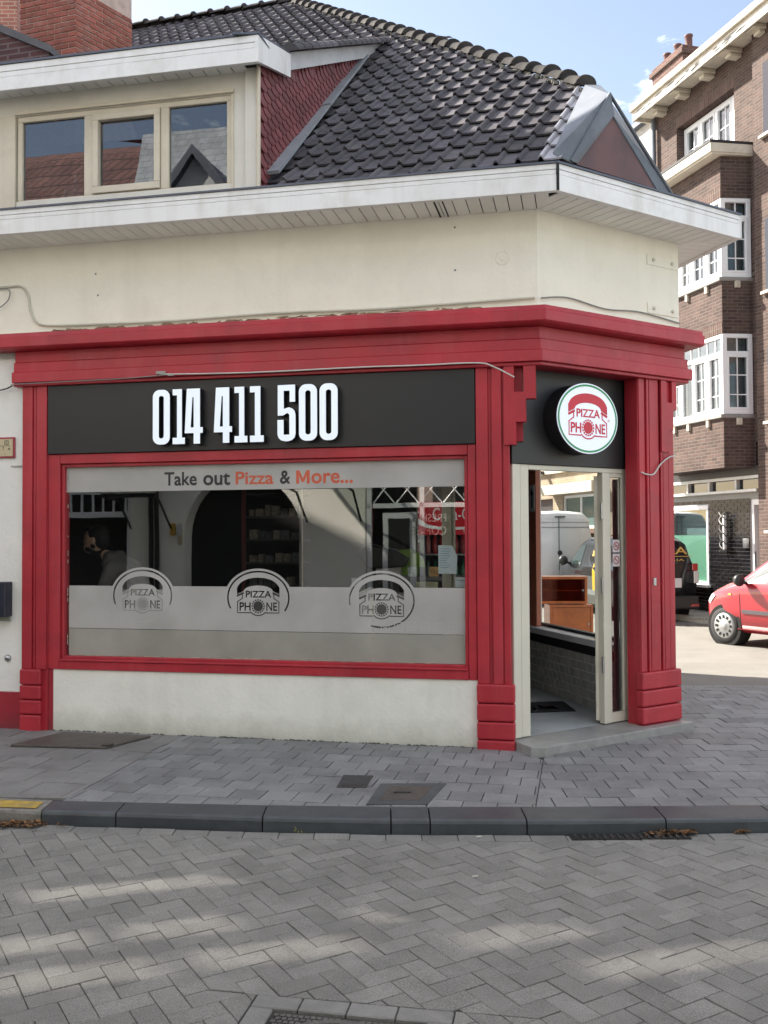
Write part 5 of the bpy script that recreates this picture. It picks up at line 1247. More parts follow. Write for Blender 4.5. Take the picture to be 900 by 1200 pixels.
# the plain wall above the arch spring (grid left it solid): leave opening
opw = ow.build('wall', M('opposite_render', (.90, .88, .80), .85, .05, 2), ob)
m = MB(OP); m.box(-6.9, -4.5, -.5, -.36, -.1, 3.4); m.box(-9.6, -7.8, -.5, -.36, .2, 3.4); m.build('dark_doorway', darkgap, ob)
m = MB(OP)
for k in range(8): x = -9.5+k*1.58/7; m.box(x-.015, x+.015, -.25, -.21, 2.05, 3.3)
for z in (2.05, 2.42, 2.80, 3.2): m.box(-9.5, -7.92, -.26, -.2, z-.02, z+.02)
m.box(-7.99, -7.92, -.28, .0, .3, 3.3); m.box(-9.5, -7.92, -.28, -.1, 1.96, 2.06); m.build('grid_window', uPVC, ob)
m = MB(OP)
for x in (-7.48, -7.36): m.tube([(x, .08, 0), (x, .08, 3.4)], .045, 8)
m.build('downpipe', blackp, ob)
def canopy(u0, u1, z0, out, lab):
    c_ = thing('glass_canopy', lab, 'canopy', OP @ Matrix.Translation((u0, 0, z0)))
    for u in (u0, u1):
        m = MB(OP); m.tube([(u, .02, z0+.75), (u, out, z0+.1)], .03, 6); m.tube([(u, .02, z0-.45), (u, out*.6, z0+.05), (u, out, z0+.1)], .022, 6)
        m.build('bracket', blackp, c_)
    m = MB(OP); m.thick([(u0-.1, .0, z0+.78), (u1+.1, .0, z0+.78), (u1+.1, out+.05, z0+.12), (u0-.1, out+.05, z0+.12)], (0, 0, .02)); m.build('glass_sheet', glass('canopy_glass', (.6, .64, .6), 1.5), c_)
    m = MB(OP); m.box(u0-.12, u1+.12, out, out+.05, z0+.08, z0+.16); m.build('gutter_bar', blackp, c_)
canopy(-7.9, -7.1, 2.2, .9, 'small glass canopy on iron brackets left of the arched door across the road')
canopy(-4.5, -3.5, 2.3, 1.0, 'wider glass canopy right of the arched door across the road')
m = MB(OP); m.box(-6.98, -6.9, 0.0, .02, 1.45, 1.75); m.build('notice', M('yellow_notice', (.5, .45, .3), .6), ob)
for u, c in ((-7.12, (.5, .3, .03)), (-7.0, (.6, .6, .6))):
    m = MB(OP); m.box(u, u+.09, 0, .03, 1.62, 1.84); m.build('bell_panel', M('bell%d' % int(c[0]*10), c, .5), ob)
osh = thing('opposite_shop', 'dark glazed shopfront with lattice transom across the road', 'shop', OP @ Matrix.Translation((-1, 0, 0)))
m = MB(OP); rectwall(m, -3.43, 6, -.1, 6.5, -.35, 0, [(-3.4, 2.5, .4, 3.2)]); m.build('wall', M('grey_render_wall', (.35, .34, .31), .8), osh)
m = MB(OP)
for u in (-3.4, -2.45, -.8, .9, 2.4): m.box(u, u+.08, -.1, 0, .4, 3.2)
m.box(-3.4, 2.5, -.1, 0, 2.08, 2.16); m.box(-3.12, -2.52, -.12, -.02, .4, 2.0); m.build('frame', uPVC, osh)
m = MB(OP); m.box(-3.02, -2.62, -.01, .0, .6, 1.9); m.box(-3.4, 2.5, -.4, -.35, .3, 3.2); m.build('dark_glass', darkgap, osh)
m = MB(OP)
for k in range(14): x = -3.3+k*.42; m.tube([(x, -.05, 2.16), (x+.40, -.05, 2.62)], .012, 5); m.tube([(x+.40, -.05, 2.16), (x, -.05, 2.62)], .012, 5)
m.build('lattice', uPVC, osh)
# upper storeys and roofs across the road
m = MB(OP); m.add([(-8.15, 0, 6.8), (-3.43, 0, 6.8), (-3.43, -1.0, 9.6), (-8.15, -1.0, 9.6)], [(0, 1, 2, 3)]); m.build('mansard', brickmat('grey_slates', (.42, .45, .48), (.34, .37, .40), (.20, .21, .23), .22, .14, .006), ob)
m = MB(OP); m.prism([(-7.25, 7.0), (-5.95, 7.0), (-5.95, 7.8), (-6.6, 8.6), (-7.25, 7.8)], -.8, .05); m.build('gable_dormer', M('grey_dormer', (.60, .62, .62), .7), ob)
m = MB(OP); m.prism([(-7.45, 7.7), (-6.6, 8.78), (-5.75, 7.7), (-5.85, 7.62), (-6.6, 8.6), (-7.35, 7.62)], -.8, .2); m.build('dormer_gable_trim', zincd, ob)
m = MB(OP); m.add([(-16, 0, 6.8), (-8.15, 0, 6.8), (-8.15, -2.2, 9.75), (-16, -2.2, 9.75)], [(0, 1, 2, 3)]); m.build('tiled_slope', brickmat('mauve_roof_tiles', (.19, .10, .09), (.14, .075, .07), (.06, .04, .04), .2, .3, .02), ob)
rt = thing('tiled_roof_house', 'house with a large brown tiled roof across the road', 'house', OP @ Matrix.Translation((-15, -4, 0)))
otile = brickmat('brown_roof_tiles', (.20, .105, .09), (.15, .08, .075), (.07, .045, .045), .2, .3, .02, offs=.5)
m = MB(OP); m.add([(-30, -.3, 6.8), (-8.6, -.3, 6.8), (-6.0, -5.5, 11.4), (-30, -5.5, 11.4)], [(0, 1, 2, 3)]); m.add([(-8.8, -1.2, 9.6), (3, -1.2, 9.6), (3, -4.5, 10.8), (-8.8, -4.5, 10.8)], [(0, 1, 2, 3)]); m.build('roof', otile, rt)
m = MB(OP); m.box(-30, -13.5, -.5, 0, -.1, 6.8); m.build('wall', tan, rt)

# FRESH & COFFEE lettering on the glass of the shop across the road (read in mirror image in our window)
ft = MB()
in_plane(ft, fit_text('FRESH &', -.30, .30, .0, .13, 0), .002, OP, -2.28, .012, 1.84, flip=False)
in_plane(ft, fit_text('COFFEE', -.30, .30, .0, .13, 0), .002, OP, -2.28, .012, 1.64)
M2 = OP @ Matrix.Translation((-2.28, .03, 0)) @ Matrix.Rotation(math.pi, 4, 'Z')
ft = MB(); in_plane(ft, fit_text('FRESH &', -.30, .30, 1.82, 1.96, 0), .002, M2, 0, 0, 0); in_plane(ft, fit_text('COFFEE', -.30, .30, 1.60, 1.75, 0), .002, M2, 0, 0, 0)
ft.build('window_lettering', M('white_lettering', (.32, .32, .31), .6), osh)

# =================================================================== VEHICLES
def lerp(a, b, t): return a+(b-a)*t
tyre = M('tyre_rubber', (.018, .018, .019), .85, .1, 20, .2, 80); arch = M('wheel_arch_black', (.008, .008, .008), .95)
hubm = M('hubcap_silver', (.40, .41, .42), .35, .05, 6, metal=.6)
chrome = M('mirror_glass', (.75, .77, .8), .05, metal=1)
def vehicle(name, label, Mx, st, paint, wheels, wr, group=None, extra=None):
    v = thing(name, label, 'car' if 'car' in name else 'van', Mx)
    def ring(s):
        x, zb, zs, zt, wb, ws, wt = s
        h = [(0, zb), (wb*.86, zb), (wb, zb+.06), (lerp(wb, ws, .6), lerp(zb, zs, .45)), (ws, lerp(zb, zs, .75)), (ws*.995, zs-.02), (ws*.965, zs+.01)]
        for t in (.33, .66, .92): h.append((lerp(ws*.965, wt, t), lerp(zs+.01, zt, t)))
        h += [(wt*.88, zt+(.02 if zt-zs > .1 else .005)), (wt*.5, zt+.04*(zt-zs > .1)+.006), (0, zt+.05*(zt-zs > .1)+.01)]
        return [Vector((x, y, z)) for y, z in h]+[Vector((x, -y, z)) for y, z in h[-2:0:-1]]
    # densify stations with smooth interpolation
    S = []
    for i in range(len(st)-1):
        p0, p1, p2, p3 = st[max(0, i-1)], st[i], st[i+1], st[min(len(st)-1, i+2)]
        for k in range(4):
            t = k/4; S.append(tuple(lerp(a, b, t) if j == 0 else .5*lerp(a, b, t)+.5*(0.5*((2*a)+(-o+b)*t+(2*o-5*a+4*b-c)*t*t+(-o+3*a-3*b+c)*t**3)) for j, (o, a, b, c) in enumerate(zip(p0, p1, p2, p3))))
    S.append(st[-1])
    m = MB(Mx); R_ = [ring(s) for s in S]; n = len(R_[0]); vs = [p for r in R_ for p in r]
    fs = [(i*n+k, i*n+(k+1) % n, (i+1)*n+(k+1) % n, (i+1)*n+k) for i in range(len(S)-1) for k in range(n)]+[tuple(range(n)), tuple(range(len(S)*n-1, (len(S)-1)*n-1, -1))]
    m.add(vs, fs); body = m.build('body', paint, v, smooth=True)
    def side(x, z):
        for i in range(len(S)-1):
            if (S[i][0]-x)*(S[i+1][0]-x) <= 0:
                t = (x-S[i][0])/((S[i+1][0]-S[i][0]) or 1); r0, r1 = R_[i], R_[i+1]
                h = [(lerp(a.y, b.y, t), lerp(a.z, b.z, t)) for a, b in zip(r0, r1)][:13]
                for (y0, z0), (y1, z1) in zip(h[1:], h[2:]):
                    if z0 <= z <= z1 or z1 <= z <= z0: return lerp(y0, y1, (z-z0)/((z1-z0) or 1))
                return h[9][0]
        return st[0][5]
    def patch(poly, mat, nm, off=.006, sgn=1, par=v, sub=5, th=.008):
        # polygon in (x,z) laid on the body side
        P = []
        for i, (x, z) in enumerate(poly):
            x2, z2 = poly[(i+1) % len(poly)]
            for k in range(sub): P.append((lerp(x, x2, k/sub), lerp(z, z2, k/sub)))
        cx = sum(p[0] for p in P)/len(P); cz = sum(p[1] for p in P)/len(P); m = MB(Mx); N = len(P)
        vs = [(x, sgn*(side(x, z)+off), z) for x, z in P]+[(lerp(x, cx, .5), sgn*(side(lerp(x, cx, .5), lerp(z, cz, .5))+off), lerp(z, cz, .5)) for x, z in P]+[(cx, sgn*(side(cx, cz)+off), cz)]+[(x, sgn*(side(x, z)-.01), z) for x, z in P]
        fs = [(i, (i+1) % N, N+(i+1) % N, N+i) for i in range(N)]+[(N+i, N+(i+1) % N, 2*N) for i in range(N)]+[(i, (i+1) % N, 2*N+1+(i+1) % N, 2*N+1+i) for i in range(N)]
        m.add(vs, fs); return m.build(nm, mat, par, smooth=False)
    for wx, sg_ in [(w, s) for w in wheels for s in (1, -1)]:
        yb = side(wx, wr*1.1)
        m = MB(Mx); WMx = Mx @ Matrix.Translation((wx, sg_*(yb+.004), wr)) @ Matrix.Rotation(R(-90*sg_), 4, 'X')
        m = MB(); m.lathe([(wr*1.16, -.22), (wr*1.16, .0), (wr*1.14, .006)], 32, 0, WMx); m.build('wheel_arch', arch, v)
        m = MB(); m.lathe([(wr*.70, -.18), (wr*.97, -.17), (wr, -.12), (wr, -.02), (wr*.96, .018), (wr*.70, .024)], 36, 0, WMx @ Matrix.Translation((0, 0, -.012))); w_ = m.build('wheel', tyre, v, smooth=True)
        m = MB(); m.lathe([(wr*.70, -.05), (wr*.69, .022), (wr*.60, .034), (wr*.22, .026), (wr*.18, .036), (.001, .038)], 36, 0, WMx @ Matrix.Translation((0, 0, -.010))); m.build('hubcap', hubm, w_, smooth=True)
        m = MB()
        for k in range(12): m.box(-.018, .018, wr*.42, wr*.58, .022, .028, 0, WMx @ Matrix.Rotation(2*math.pi*k/12, 4, 'Z') @ Matrix.Translation((0, 0, -.0)))
        m.build('hubcap_slot', arch, w_)
    if extra: extra(v, Mx, side, patch)
    return v
carglass = M('car_glass', (.03, .045, .045), .05, .1, 3, spec=1.0, coat=.5)
redcar = M('car_paint_red', (.33, .012, .024), .3, .03, 2, coat=.8, spec=.6)
blkp = M('van_paint_black', (.010, .010, .011), .22, .05, 2, coat=.7)
whtp = M('van_paint_white', (.52, .55, .60), .4, .04, 2, coat=.4)
tri = M('grey_bumper_strip', (.09, .08, .09), .4)
yel = M('yellow_wrap', (.42, .26, .01), .35, .05, 3)
goldp = M('gold_lettering', (.48, .30, .07), .5); lampr = M('red_lamp_lens', (.35, .01, .01), .2, coat=1); lampw = M('clear_lamp_lens', (.5, .5, .5), .2, coat=1)
# red hatchback
yaw = 90-(-58)
def car_extra(v, Mx, side, patch):
    for s in (1, -1):
        patch([(.80, .97), (.28, 1.36), (.02, 1.42), (-.14, 1.43), (-.14, .97)], carglass, 'side_window', sgn=s)
        patch([(-.22, .97), (-.22, 1.43), (-.95, 1.36), (-1.12, .99)], carglass, 'side_window', sgn=s)
        patch([(.98, .955), (.84, .965), (.62, 1.12), (.80, 1.03)], carglass, 'quarter_glass', sgn=s, sub=3)
        patch([(.86, .50), (-.16, .50), (-.16, .555), (.86, .555)], tri, 'rubbing_strip', .018, s)
        patch([(-.20, .50), (-1.05, .50), (-1.05, .555), (-.20, .555)], tri, 'rubbing_strip', .018, s)
        for a, b in ((.90, .90), (-.18, -.18), (-1.12, -.95)): patch([(a, .28), (a+.010, .28), (b+.010, .95), (b, .95)], arch, 'door_gap', .0025, s, sub=3)
        patch([(.95, .21), (-1.1, .21), (-1.1, .27), (.95, .27)], redcar, 'sill', .03, s)
        patch([(-.0, .80), (-.15, .79), (-.15, .83), (-.0, .84)], tri, 'door_handle', .03, s, sub=2)
        patch([(1.62, .64), (1.46, .78), (1.40, .74), (1.54, .60)], lampw, 'headlight', .012, s, sub=3)
        patch([(1.12, .76), (1.06, .76), (1.06, .79), (1.12, .79)], M('amber_lens', (.6, .35, .1), .3), 'side_repeater', .012, s, sub=2)
        m = MB(Mx); y = side(.75, .95)*s
        m.lathe([(.001, -.09), (.07, -.06), (.095, .0), (.085, .03), (.001, .035)], 14, 0, Mx @ Matrix.Translation((.80, y+s*.13, 1.0)) @ Matrix.Rotation(R(90), 4, 'Y') @ Matrix.Rotation(R(180), 4, 'X'))
        m.tube([(.78, y, .95), (.80, y+s*.10, .98)], .025, 6); mo = m.build('wing_mirror', blackp, v, smooth=True)
    m = MB(Mx); m.box(-.55, .45, -.62, .62, .3, 1.0); m.build('cabin_floor', arch, v)
rc = vehicle('parked_car', 'small red hatchback with silver hubcaps standing at the right edge of the side street', Matrix.Translation((5.22, 14.42, -.1)) @ Matrix.Rotation(R(90+27), 4, 'Z') @ Matrix.Translation((-1.22, -.80, 0)),
    [(1.68, .30, .55, .60, .45, .50, .40), (1.65, .22, .64, .70, .66, .70, .55), (1.50, .20, .76, .82, .76, .79, .66), (1.20, .20, .86, .93, .81, .83, .72), (.94, .20, .94, 1.02, .81, .835, .70), (.60, .20, .97, 1.28, .81, .835, .62), (.25, .20, .98, 1.47, .81, .835, .56), (-.20, .20, .98, 1.54, .81, .835, .55), (-.90, .20, .98, 1.50, .81, .835, .54), (-1.35, .22, .98, 1.33, .80, .82, .52), (-1.75, .26, .95, 1.05, .74, .76, .55), (-1.86, .32, .80, .84, .64, .68, .5)], redcar, [1.22, -1.22], .285, extra=car_extra)
# black delivery van: rear right corner near (6.1, 18.2)
def bv_extra(v, Mx, side, patch):
    L = 2.0
    for s in (1, -1):
        patch([(1.02, 1.05), (.62, 1.42), (.20, 1.48), (.20, 1.04)], carglass, 'side_window', sgn=s)
        patch([(-.62, .50), (-1.65, .50), (-1.65, .72), (-.9, 1.05), (-.62, 1.10)], yel, 'yellow_wrap', .006, s)
        patch([(.9, .45), (-1.1, .45), (-1.1, .55), (.9, .55)], M('grey_side_strip', (.12, .13, .13), .5), 'rubbing_strip', .02, s)
        patch([(-.4, 1.24), (-1.1, 1.24), (-1.1, 1.36), (-.4, 1.36)], goldp, 'gold_mark', .009, s)
        m = MB(Mx); y = side(.95, 1.05)*s; m.lathe([(.001, -.09), (.09, -.06), (.11, .0), (.10, .03), (.001, .035)], 12, 0, Mx @ Matrix.Translation((.98, y+s*.14, 1.12)) @ Matrix.Rotation(R(90), 4, 'Y')); m.tube([(.95, y, 1.05), (.98, y+s*.1, 1.1)], .03, 6); m.build('wing_mirror', blackp, v, smooth=True)
        m = MB(Mx); m.box(-2.02, -1.93, min(s*.69, s*.80), max(s*.69, s*.80), .98, 1.12); m.build('tail_light', lampr, v, bevel=.01)
        m = MB(Mx); m.box(-2.02, -1.93, min(s*.72, s*.82), max(s*.72, s*.82), .74, .975); m.build('tail_lens', lampw, v, bevel=.01)
        m = MB(Mx); m.box(-2.09, -2.0, min(s*.62, s*.78), max(s*.62, s*.78), .30, .345); m.build('reflector', lampr, v)
    m = MB(Mx); m.box(-2.07, -1.9, -.80, .80, .24, .50); m.build('bumper', blackp, v, bevel=.03)
    m = MB(Mx); m.add([(-2.000, -.66, .98), (-2.000, .66, .98), (-1.935, .60, 1.42), (-1.935, -.60, 1.42)], [(0, 1, 2, 3)]); rg = m.build('rear_window', carglass, v)
    m = MB(Mx); m.box(-2.035, -1.99, -.46, -.16, .66, .84); m.build('number_plate', M('plate', (.6, .6, .6), .5), v, bevel=.004)
    RF = Mx @ Matrix.Translation((-2.03, 0, 0)) @ Matrix.Rotation(R(-90), 4, 'Z')
    m = MB()
    in_plane(m, fit_text('VULΛA'.replace('Λ', ''), -.32, .58, 1.30, 1.44, .01), .004, RF, 0, .0, 0); in_plane(m, [quad((-.40, 1.26), (.66, 1.26), .012)], .004, RF, 0, 0, 0); in_plane(m, fit_text('TESSERIA', -.2, .52, 1.17, 1.215, 0), .004, RF, 0, 0, 0)
    m.build('gold_lettering', goldp, v)
    m = MB(Mx); m.box(-2.04, -2.0, -.02, .02, .5, .95); m.tube([(-2.035, -.10, .62), (-2.05, -.10, .9)], .02, 6); m.build('door_handle', steel, v)
vehicle('parked_van', 'small black delivery van with yellow and gold lettering parked behind the right pilaster', Matrix.Translation((6.05, 18.15, -.1)) @ Matrix.Rotation(R(90+7), 4, 'Z') @ Matrix.Translation((2.0, .80, 0)),
    [(1.98, .30, .62, .70, .60, .62, .5), (1.88, .22, .80, .88, .74, .76, .62), (1.45, .22, .98, 1.04, .80, .82, .70), (1.15, .22, 1.02, 1.10, .80, .82, .66), (.75, .22, 1.02, 1.46, .80, .82, .60), (.35, .22, 1.02, 1.60, .80, .82, .60), (-.60, .22, 1.02, 1.64, .80, .82, .62), (-1.60, .22, 1.02, 1.60, .80, .82, .62), (-1.88, .26, 1.0, 1.52, .79, .81, .60), (-2.0, .32, .98, 1.36, .76, .78, .58)], blkp, [1.30, -1.28], .30, extra=bv_extra)
# white panel van
def wv_extra(v, Mx, side, patch):
    m = MB(Mx); m.box(-2.512, -2.47, -.006, .006, .5, 2.12); m.box(-2.512, -2.46, -.8, .8, 1.86, 1.868); m.box(-2.512, -2.46, -.8, .8, 1.98, 1.984); m.build('door_gap', arch, v)
    m = MB(Mx)
    m.lathe([(.06, -.03), (.06, .012), (.04, .02)], 18, 0, Mx @ Matrix.Translation((-2.50, -.02, 1.26)) @ Matrix.Rotation(R(-90), 4, 'Y'))
    m.lathe([(.035, -.03), (.035, .012), (.02, .016)], 14, 0, Mx @ Matrix.Translation((-2.50, -.66, 1.10)) @ Matrix.Rotation(R(-90), 4, 'Y'))
    m.box(-2.54, -2.49, -.30, -.06, .96, .985); m.box(-2.54, -2.49, -.15, .1, 2.10, 2.125); m.build('door_fitting', blackp, v)
    for s in (1, -1):
        m = MB(Mx); m.box(-2.52, -2.44, min(s*.80, s*.93), max(s*.80, s*.93), .8, 1.1); m.build('tail_light', lampr, v, bevel=.01)
    m = MB(Mx); m.box(-2.58, -2.4, -.9, .9, .30, .48); m.build('bumper', blackp, v, bevel=.03)
vehicle('delivery_van', 'plain white panel van seen from behind through the open shop door', Matrix.Translation((5.05, 22.4, -.1)) @ Matrix.Rotation(R(90+11), 4, 'Z') @ Matrix.Translation((2.5, .93, 0)),
    [(2.5, .3, .8, .9, .8, .82, .7), (2.35, .25, 1.05, 1.15, .88, .92, .75), (1.9, .25, 1.2, 1.9, .9, .95, .7), (1.2, .25, 1.25, 2.16, .9, .96, .74), (-2.2, .25, 1.25, 2.20, .9, .96, .78), (-2.42, .28, 1.22, 2.14, .89, .95, .76), (-2.5, .34, 1.18, 2.02, .87, .93, .74)], whtp, [1.7, -1.6], .33, extra=wv_extra)
# dark sign box above the white van
sb = thing('hanging_dark_sign', 'dark box sign with a small white panel hanging above the white van', 'sign', BR @ Matrix.Translation((-7.6, -.9, 2.4)))
m = MB(BR); m.box(-8.0, -7.2, -2.1, -1.2, 2.38, 3.7); m.build('case', M('dark_sign_case', (.03, .033, .04), .5), sb, bevel=.02)
m = MB(BR); m.box(-7.6, -7.21, -2.115, -2.09, 3.0, 3.14); m.box(-7.196, -7.18, -2.0, -1.6, 3.0, 3.14); m.build('white_panel', uPVC, sb)
m = MB(BR); m.box(-7.65, -7.55, -1.3, .2, 3.3, 3.4); m.build('arm', blackp, sb)
# wooden cabinets outside the side window
wood = M('orange_varnished_wood', (.62, .17, .045), .35, .2, 6, .05, 30, coat=.4, dirt=(.22, .06, .02), dscale=4, damt=.5)
woodd = M('dark_varnished_wood', (.34, .075, .03), .3, .2, 6, coat=.5)
def cabinet(lab, P, ang, w_, h_, d_, z, glassy):
    F_ = Matrix.Translation(Vector((*P, z))) @ Matrix.Rotation(R(ang), 4, 'Z'); c = thing('wooden_cabinet', lab, 'cabinet', F_)
    m = MB(F_); t = .03
    m.box(0, w_, d_-.02, d_, 0, h_); m.box(0, t, 0, d_-.02, 0, h_); m.box(w_-t, w_, 0, d_-.02, 0, h_); m.box(t, w_-t, 0, d_-.02, 0, t); m.box(t, w_-t, 0, d_-.02, h_-t, h_); m.build('carcass', wood, c, bevel=.004)
    m = MB(F_)
    if glassy: m.box(t, w_-t, d_-.05, d_-.022, t, h_-t); m.build('inner_panel', woodd, c)
    else: m.box(t+.002, w_-t-.002, .004, .02, t+.002, h_-t-.002); m.build('door_panel', wood, c, bevel=.003)
    if glassy:
        m = MB(F_); m.box(t, w_-t, .008, .012, t, h_-t); m.build('glass_door', glass('cabinet_glass', (.8, .6, .5), 1.6), c)
        m = MB(F_); m.box(t, w_-t, .02, d_-.05, h_*.48, h_*.50); m.build('shelf', wood, c)
    m = MB(F_); m.lathe([(.008, 0), (.012, .012)], 8, 0, F_ @ Matrix.Translation((w_-.05, 0, h_*.5)) @ Matrix.Rotation(R(90), 4, 'X')); m.build('knob', steel, c)
    return c
cabinet('glass fronted orange wooden cabinet on top of the stack outside the side window', (1.70, 10.40), -4, .54, .30, .34, .83, True)
cabinet('plain orange wooden cabinet with solid door under the glass fronted one', (1.82, 10.36), 1, .48, .42, .34, .40, False)
cabinet('dark shadowed wooden cabinet at the bottom of the stack outside the side window', (1.80, 10.42), -2, .44, .49, .34, -.095, False)

ORD = ['first', 'second', 'third', 'fourth', 'fifth', 'sixth', 'seventh', 'eighth', 'ninth', 'tenth', 'eleventh', 'twelfth']
# =================================================================== THINGS IN THE SHOP
def obj1(nm, lab, cat, mb, mat, **k): o = mb.build(nm, mat, None, **k); tag(o, lab, cat); return o
t = thing('counter', 'long dark counter behind the frosted part of the shop window', 'counter', FR @ Matrix.Translation((-1.4, 1.2, .07)))
m = MB(FR); m.box(-5.4, -.62, 1.45, 2.0, .065, .98); m.build('body', M('dark_counter', (.05, .048, .046), .6), t)
m = MB(FR); m.box(-5.45, -.58, 1.38, 2.05, .981, 1.02); m.build('worktop', M('worktop_dark', (.09, .088, .085), .3, .1, 8), t, bevel=.006)
t = thing('espresso_machine', 'black coffee machine with tilted hopper on the counter left of the green disc', 'coffee machine', FR @ Matrix.Translation((-1.44, 1.55, 1.02)))
m = MB(FR); m.box(-1.66, -1.26, 1.5, 1.9, 1.021, 1.22); m.build('body', blackp, t, bevel=.02)
m = MB(FR); m.prism([(-1.78, 1.43), (-1.70, 1.52), (-1.42, 1.46), (-1.28, 1.38), (-1.32, 1.30), (-1.66, 1.28)], 1.55, 1.85); m.build('hopper', blackp, t, bevel=.015)
m = MB(FR); m.box(-1.60, -1.36, 1.6, 1.8, 1.22, 1.30); m.build('neck', steel, t)
m = MB(FR); m.box(-1.80, -1.71, 1.44, 1.46, 1.12, 1.20); m.build('label', uPVC, t)
m = MB(); m.lathe([(.16, 0), (.17, .012), (.16, .024)], 32, 0, FR @ Matrix.Translation((-1.31, 1.66, 1.30)) @ Matrix.Rotation(R(90), 4, 'X')); obj1('green_disc', 'lime green round disc standing behind the coffee machine', 'disc', m, M('lime_green', (.20, .36, .02), .5))
# drinks cooler with red header
t = thing('drinks_cooler', 'tall drinks fridge with a red Coca-Cola header behind the shop window', 'fridge', FR @ Matrix.Translation((-.95, 2.4, .07)))
m = MB(FR); x0, x1 = -1.24, -.52
m.box(x0, x1, 2.40, 2.45, .065, 1.92); m.box(x0, x0+.04, 1.9, 2.4, .065, 1.92); m.box(x1-.04, x1, 1.9, 2.4, .065, 1.92); m.box(x0+.04, x1-.04, 1.9, 2.4, .065, .25); m.box(x0+.04, x1-.04, 1.9, 2.4, 1.66, 1.92); m.build('carcass', blackp, t)
m = MB(FR); m.box(x0, x1, 1.885, 1.899, 1.60, 1.92); hd_ = m.build('header_panel', M('cola_red', (.45, .012, .02), .4, emit=.05), t)
m = MB(); in_plane(m, fit_text('Coca-Cola', -1.10, -.60, 1.74, 1.86, 0), .003, FR, 0, 1.882, 0)
in_plane(m, [[(-1.24, 1.70), (-1.15, 1.665), (-1.0, 1.645), (-.8, 1.65), (-.52, 1.68), (-.52, 1.70), (-.8, 1.675), (-1.0, 1.67), (-1.15, 1.70), (-1.24, 1.76)]], .003, FR, 0, 1.882, 0); m.build('script_lettering', M('white_print', (.7, .7, .68), .5, emit=.05), hd_)
for z in (.5, .85, 1.13, 1.40):
    m = MB(FR); m.box(x0+.04, x1-.04, 1.93, 2.38, z, z+.015); m.build('shelf', steel, t)
for k in range(9):
    for z, cc in ((1.145, (.02, .16, .06)), (1.415, (.45, .03, .04)), (.865, (.35, .2, .03))):
        if k*.068 > .6: continue
        u = x0+.08+k*.068; h = .20; m = MB(); m.lathe([(.026, 0), (.028, .02), (.028, h*.6), (.012, h*.82), (.012, h)], 10, 0, FR @ Matrix.Translation((u, 1.97, z+.002)))
        c2_ = cc if (k % 3) else tuple(min(1, c+.15) for c in cc); o = obj1('bottle', ['red', 'green', 'amber'][0 if z > 1.3 else 1 if z > 1 else 2]+' soft drink bottle, %s from the left on the %s shelf of the cooler' % (ORD[k], 'top' if z > 1.3 else 'middle' if z > 1 else 'lower'), 'bottle', m, M('bottle_%d_%d' % (int(z*100), k % 3 == 0), c2_, .2), smooth=True); o['group'] = 'bottles in the drinks cooler'
m = MB(FR); m.box(-.62, -.50, 1.2, 1.25, 1.35, 1.66); obj1('menu_card', 'small dark red menu panel behind the right end of the window', 'menu', m, M('menu_red', (.22, .02, .02), .5))
# inner white post
m = MB(FR); m.box(-.795, -.715, .40, .46, .065, 2.62); m.box(-.700, -.690, .38, .44, .065, 2.62); m.box(-.715, -.700, .42, .46, .065, 2.62); obj1('inner_post', 'slim cream upright post standing just inside the right part of the window', 'post', m, M('cream_post', (.45, .44, .34), .6), bevel=.004)
# shelf by the window with cards
t = thing('window_shelf', 'grey shelf unit just inside the right part of the window', 'shelf', FR @ Matrix.Translation((-.9, .6, .07)))
m = MB(FR); m.box(-1.25, -.54, .55, .85, 1.225, 1.255); m.build('shelf_board', M('grey_shelf', (.12, .12, .118), .5), t)
m = MB(FR); m.box(-1.25, -.54, .84, .85, .07, 1.224); m.box(-1.25, -1.23, .55, .839, .07, 1.224); m.build('panel', M('grey_shelf_panel', (.09, .09, .088), .6), t)
for u, c, lab in ((-1.07, (.40, .45, .42), 'small white picture card with dark leaves at the left of the window shelf'), (-.98, (.02, .02, .03), 'dark tin between the two picture cards on the window shelf'), (-.89, (.55, .32, .12), 'small picture card of orange food on the window shelf'), (-.81, (.03, .03, .06), 'dark blue jar right of the food card on the window shelf')):
    m = MB(FR)
    if 'card' in lab: m.box(u-.038, u+.038, .58, .59, 1.256, 1.335)
    else: m.lathe([(.022, 0), (.024, .06), (.018, .075), (.018, .085)], 12, 0, FR @ Matrix.Translation((u, .6, 1.256)))
    o = obj1('picture_card' if 'card' in lab else 'tin', lab, 'card' if 'card' in lab else 'tin', m, M('c_'+lab[:14].replace(' ', '_'), c, .5, .5, 30))
m = MB(FR); m.box(-1.03, -.85, .54, .545, 1.05, 1.215); obj1('yellow_poster', 'pale yellow poster fixed on the front of the window shelf', 'poster', m, M('pale_yellow_paper', (.42, .42, .26), .7, .3, 14))
papw = M('notice_paper', (.52, .58, .60), .7, .08, 8); papb = M('notice_print_blue', (.15, .30, .42), .7)
m = MB(); in_plane(m, [[(-.775, 1.30), (-.635, 1.30), (-.628, 1.43), (-.665, 1.515), (-.775, 1.52)]], .001, FR, 0, .070, 0); o = obj1('paper_notice', 'torn white notice with blue print taped inside the window glass', 'notice', m, papw)
m = MB(FR)
for k in range(9): m.box(-.76, -.76+random.uniform(.05, .11), .0685, .069, 1.49-k*.018, 1.494-k*.018)
m.build('printed_lines', papb, o)
m = MB(); in_plane(m, [[(-.645, 1.195), (-.560, 1.195), (-.560, 1.275), (-.645, 1.275)]], .001, FR, 0, .070, 0); o = obj1('coupon_notice', 'small white paper reading Coupons at the lower right of the window', 'notice', m, papw)
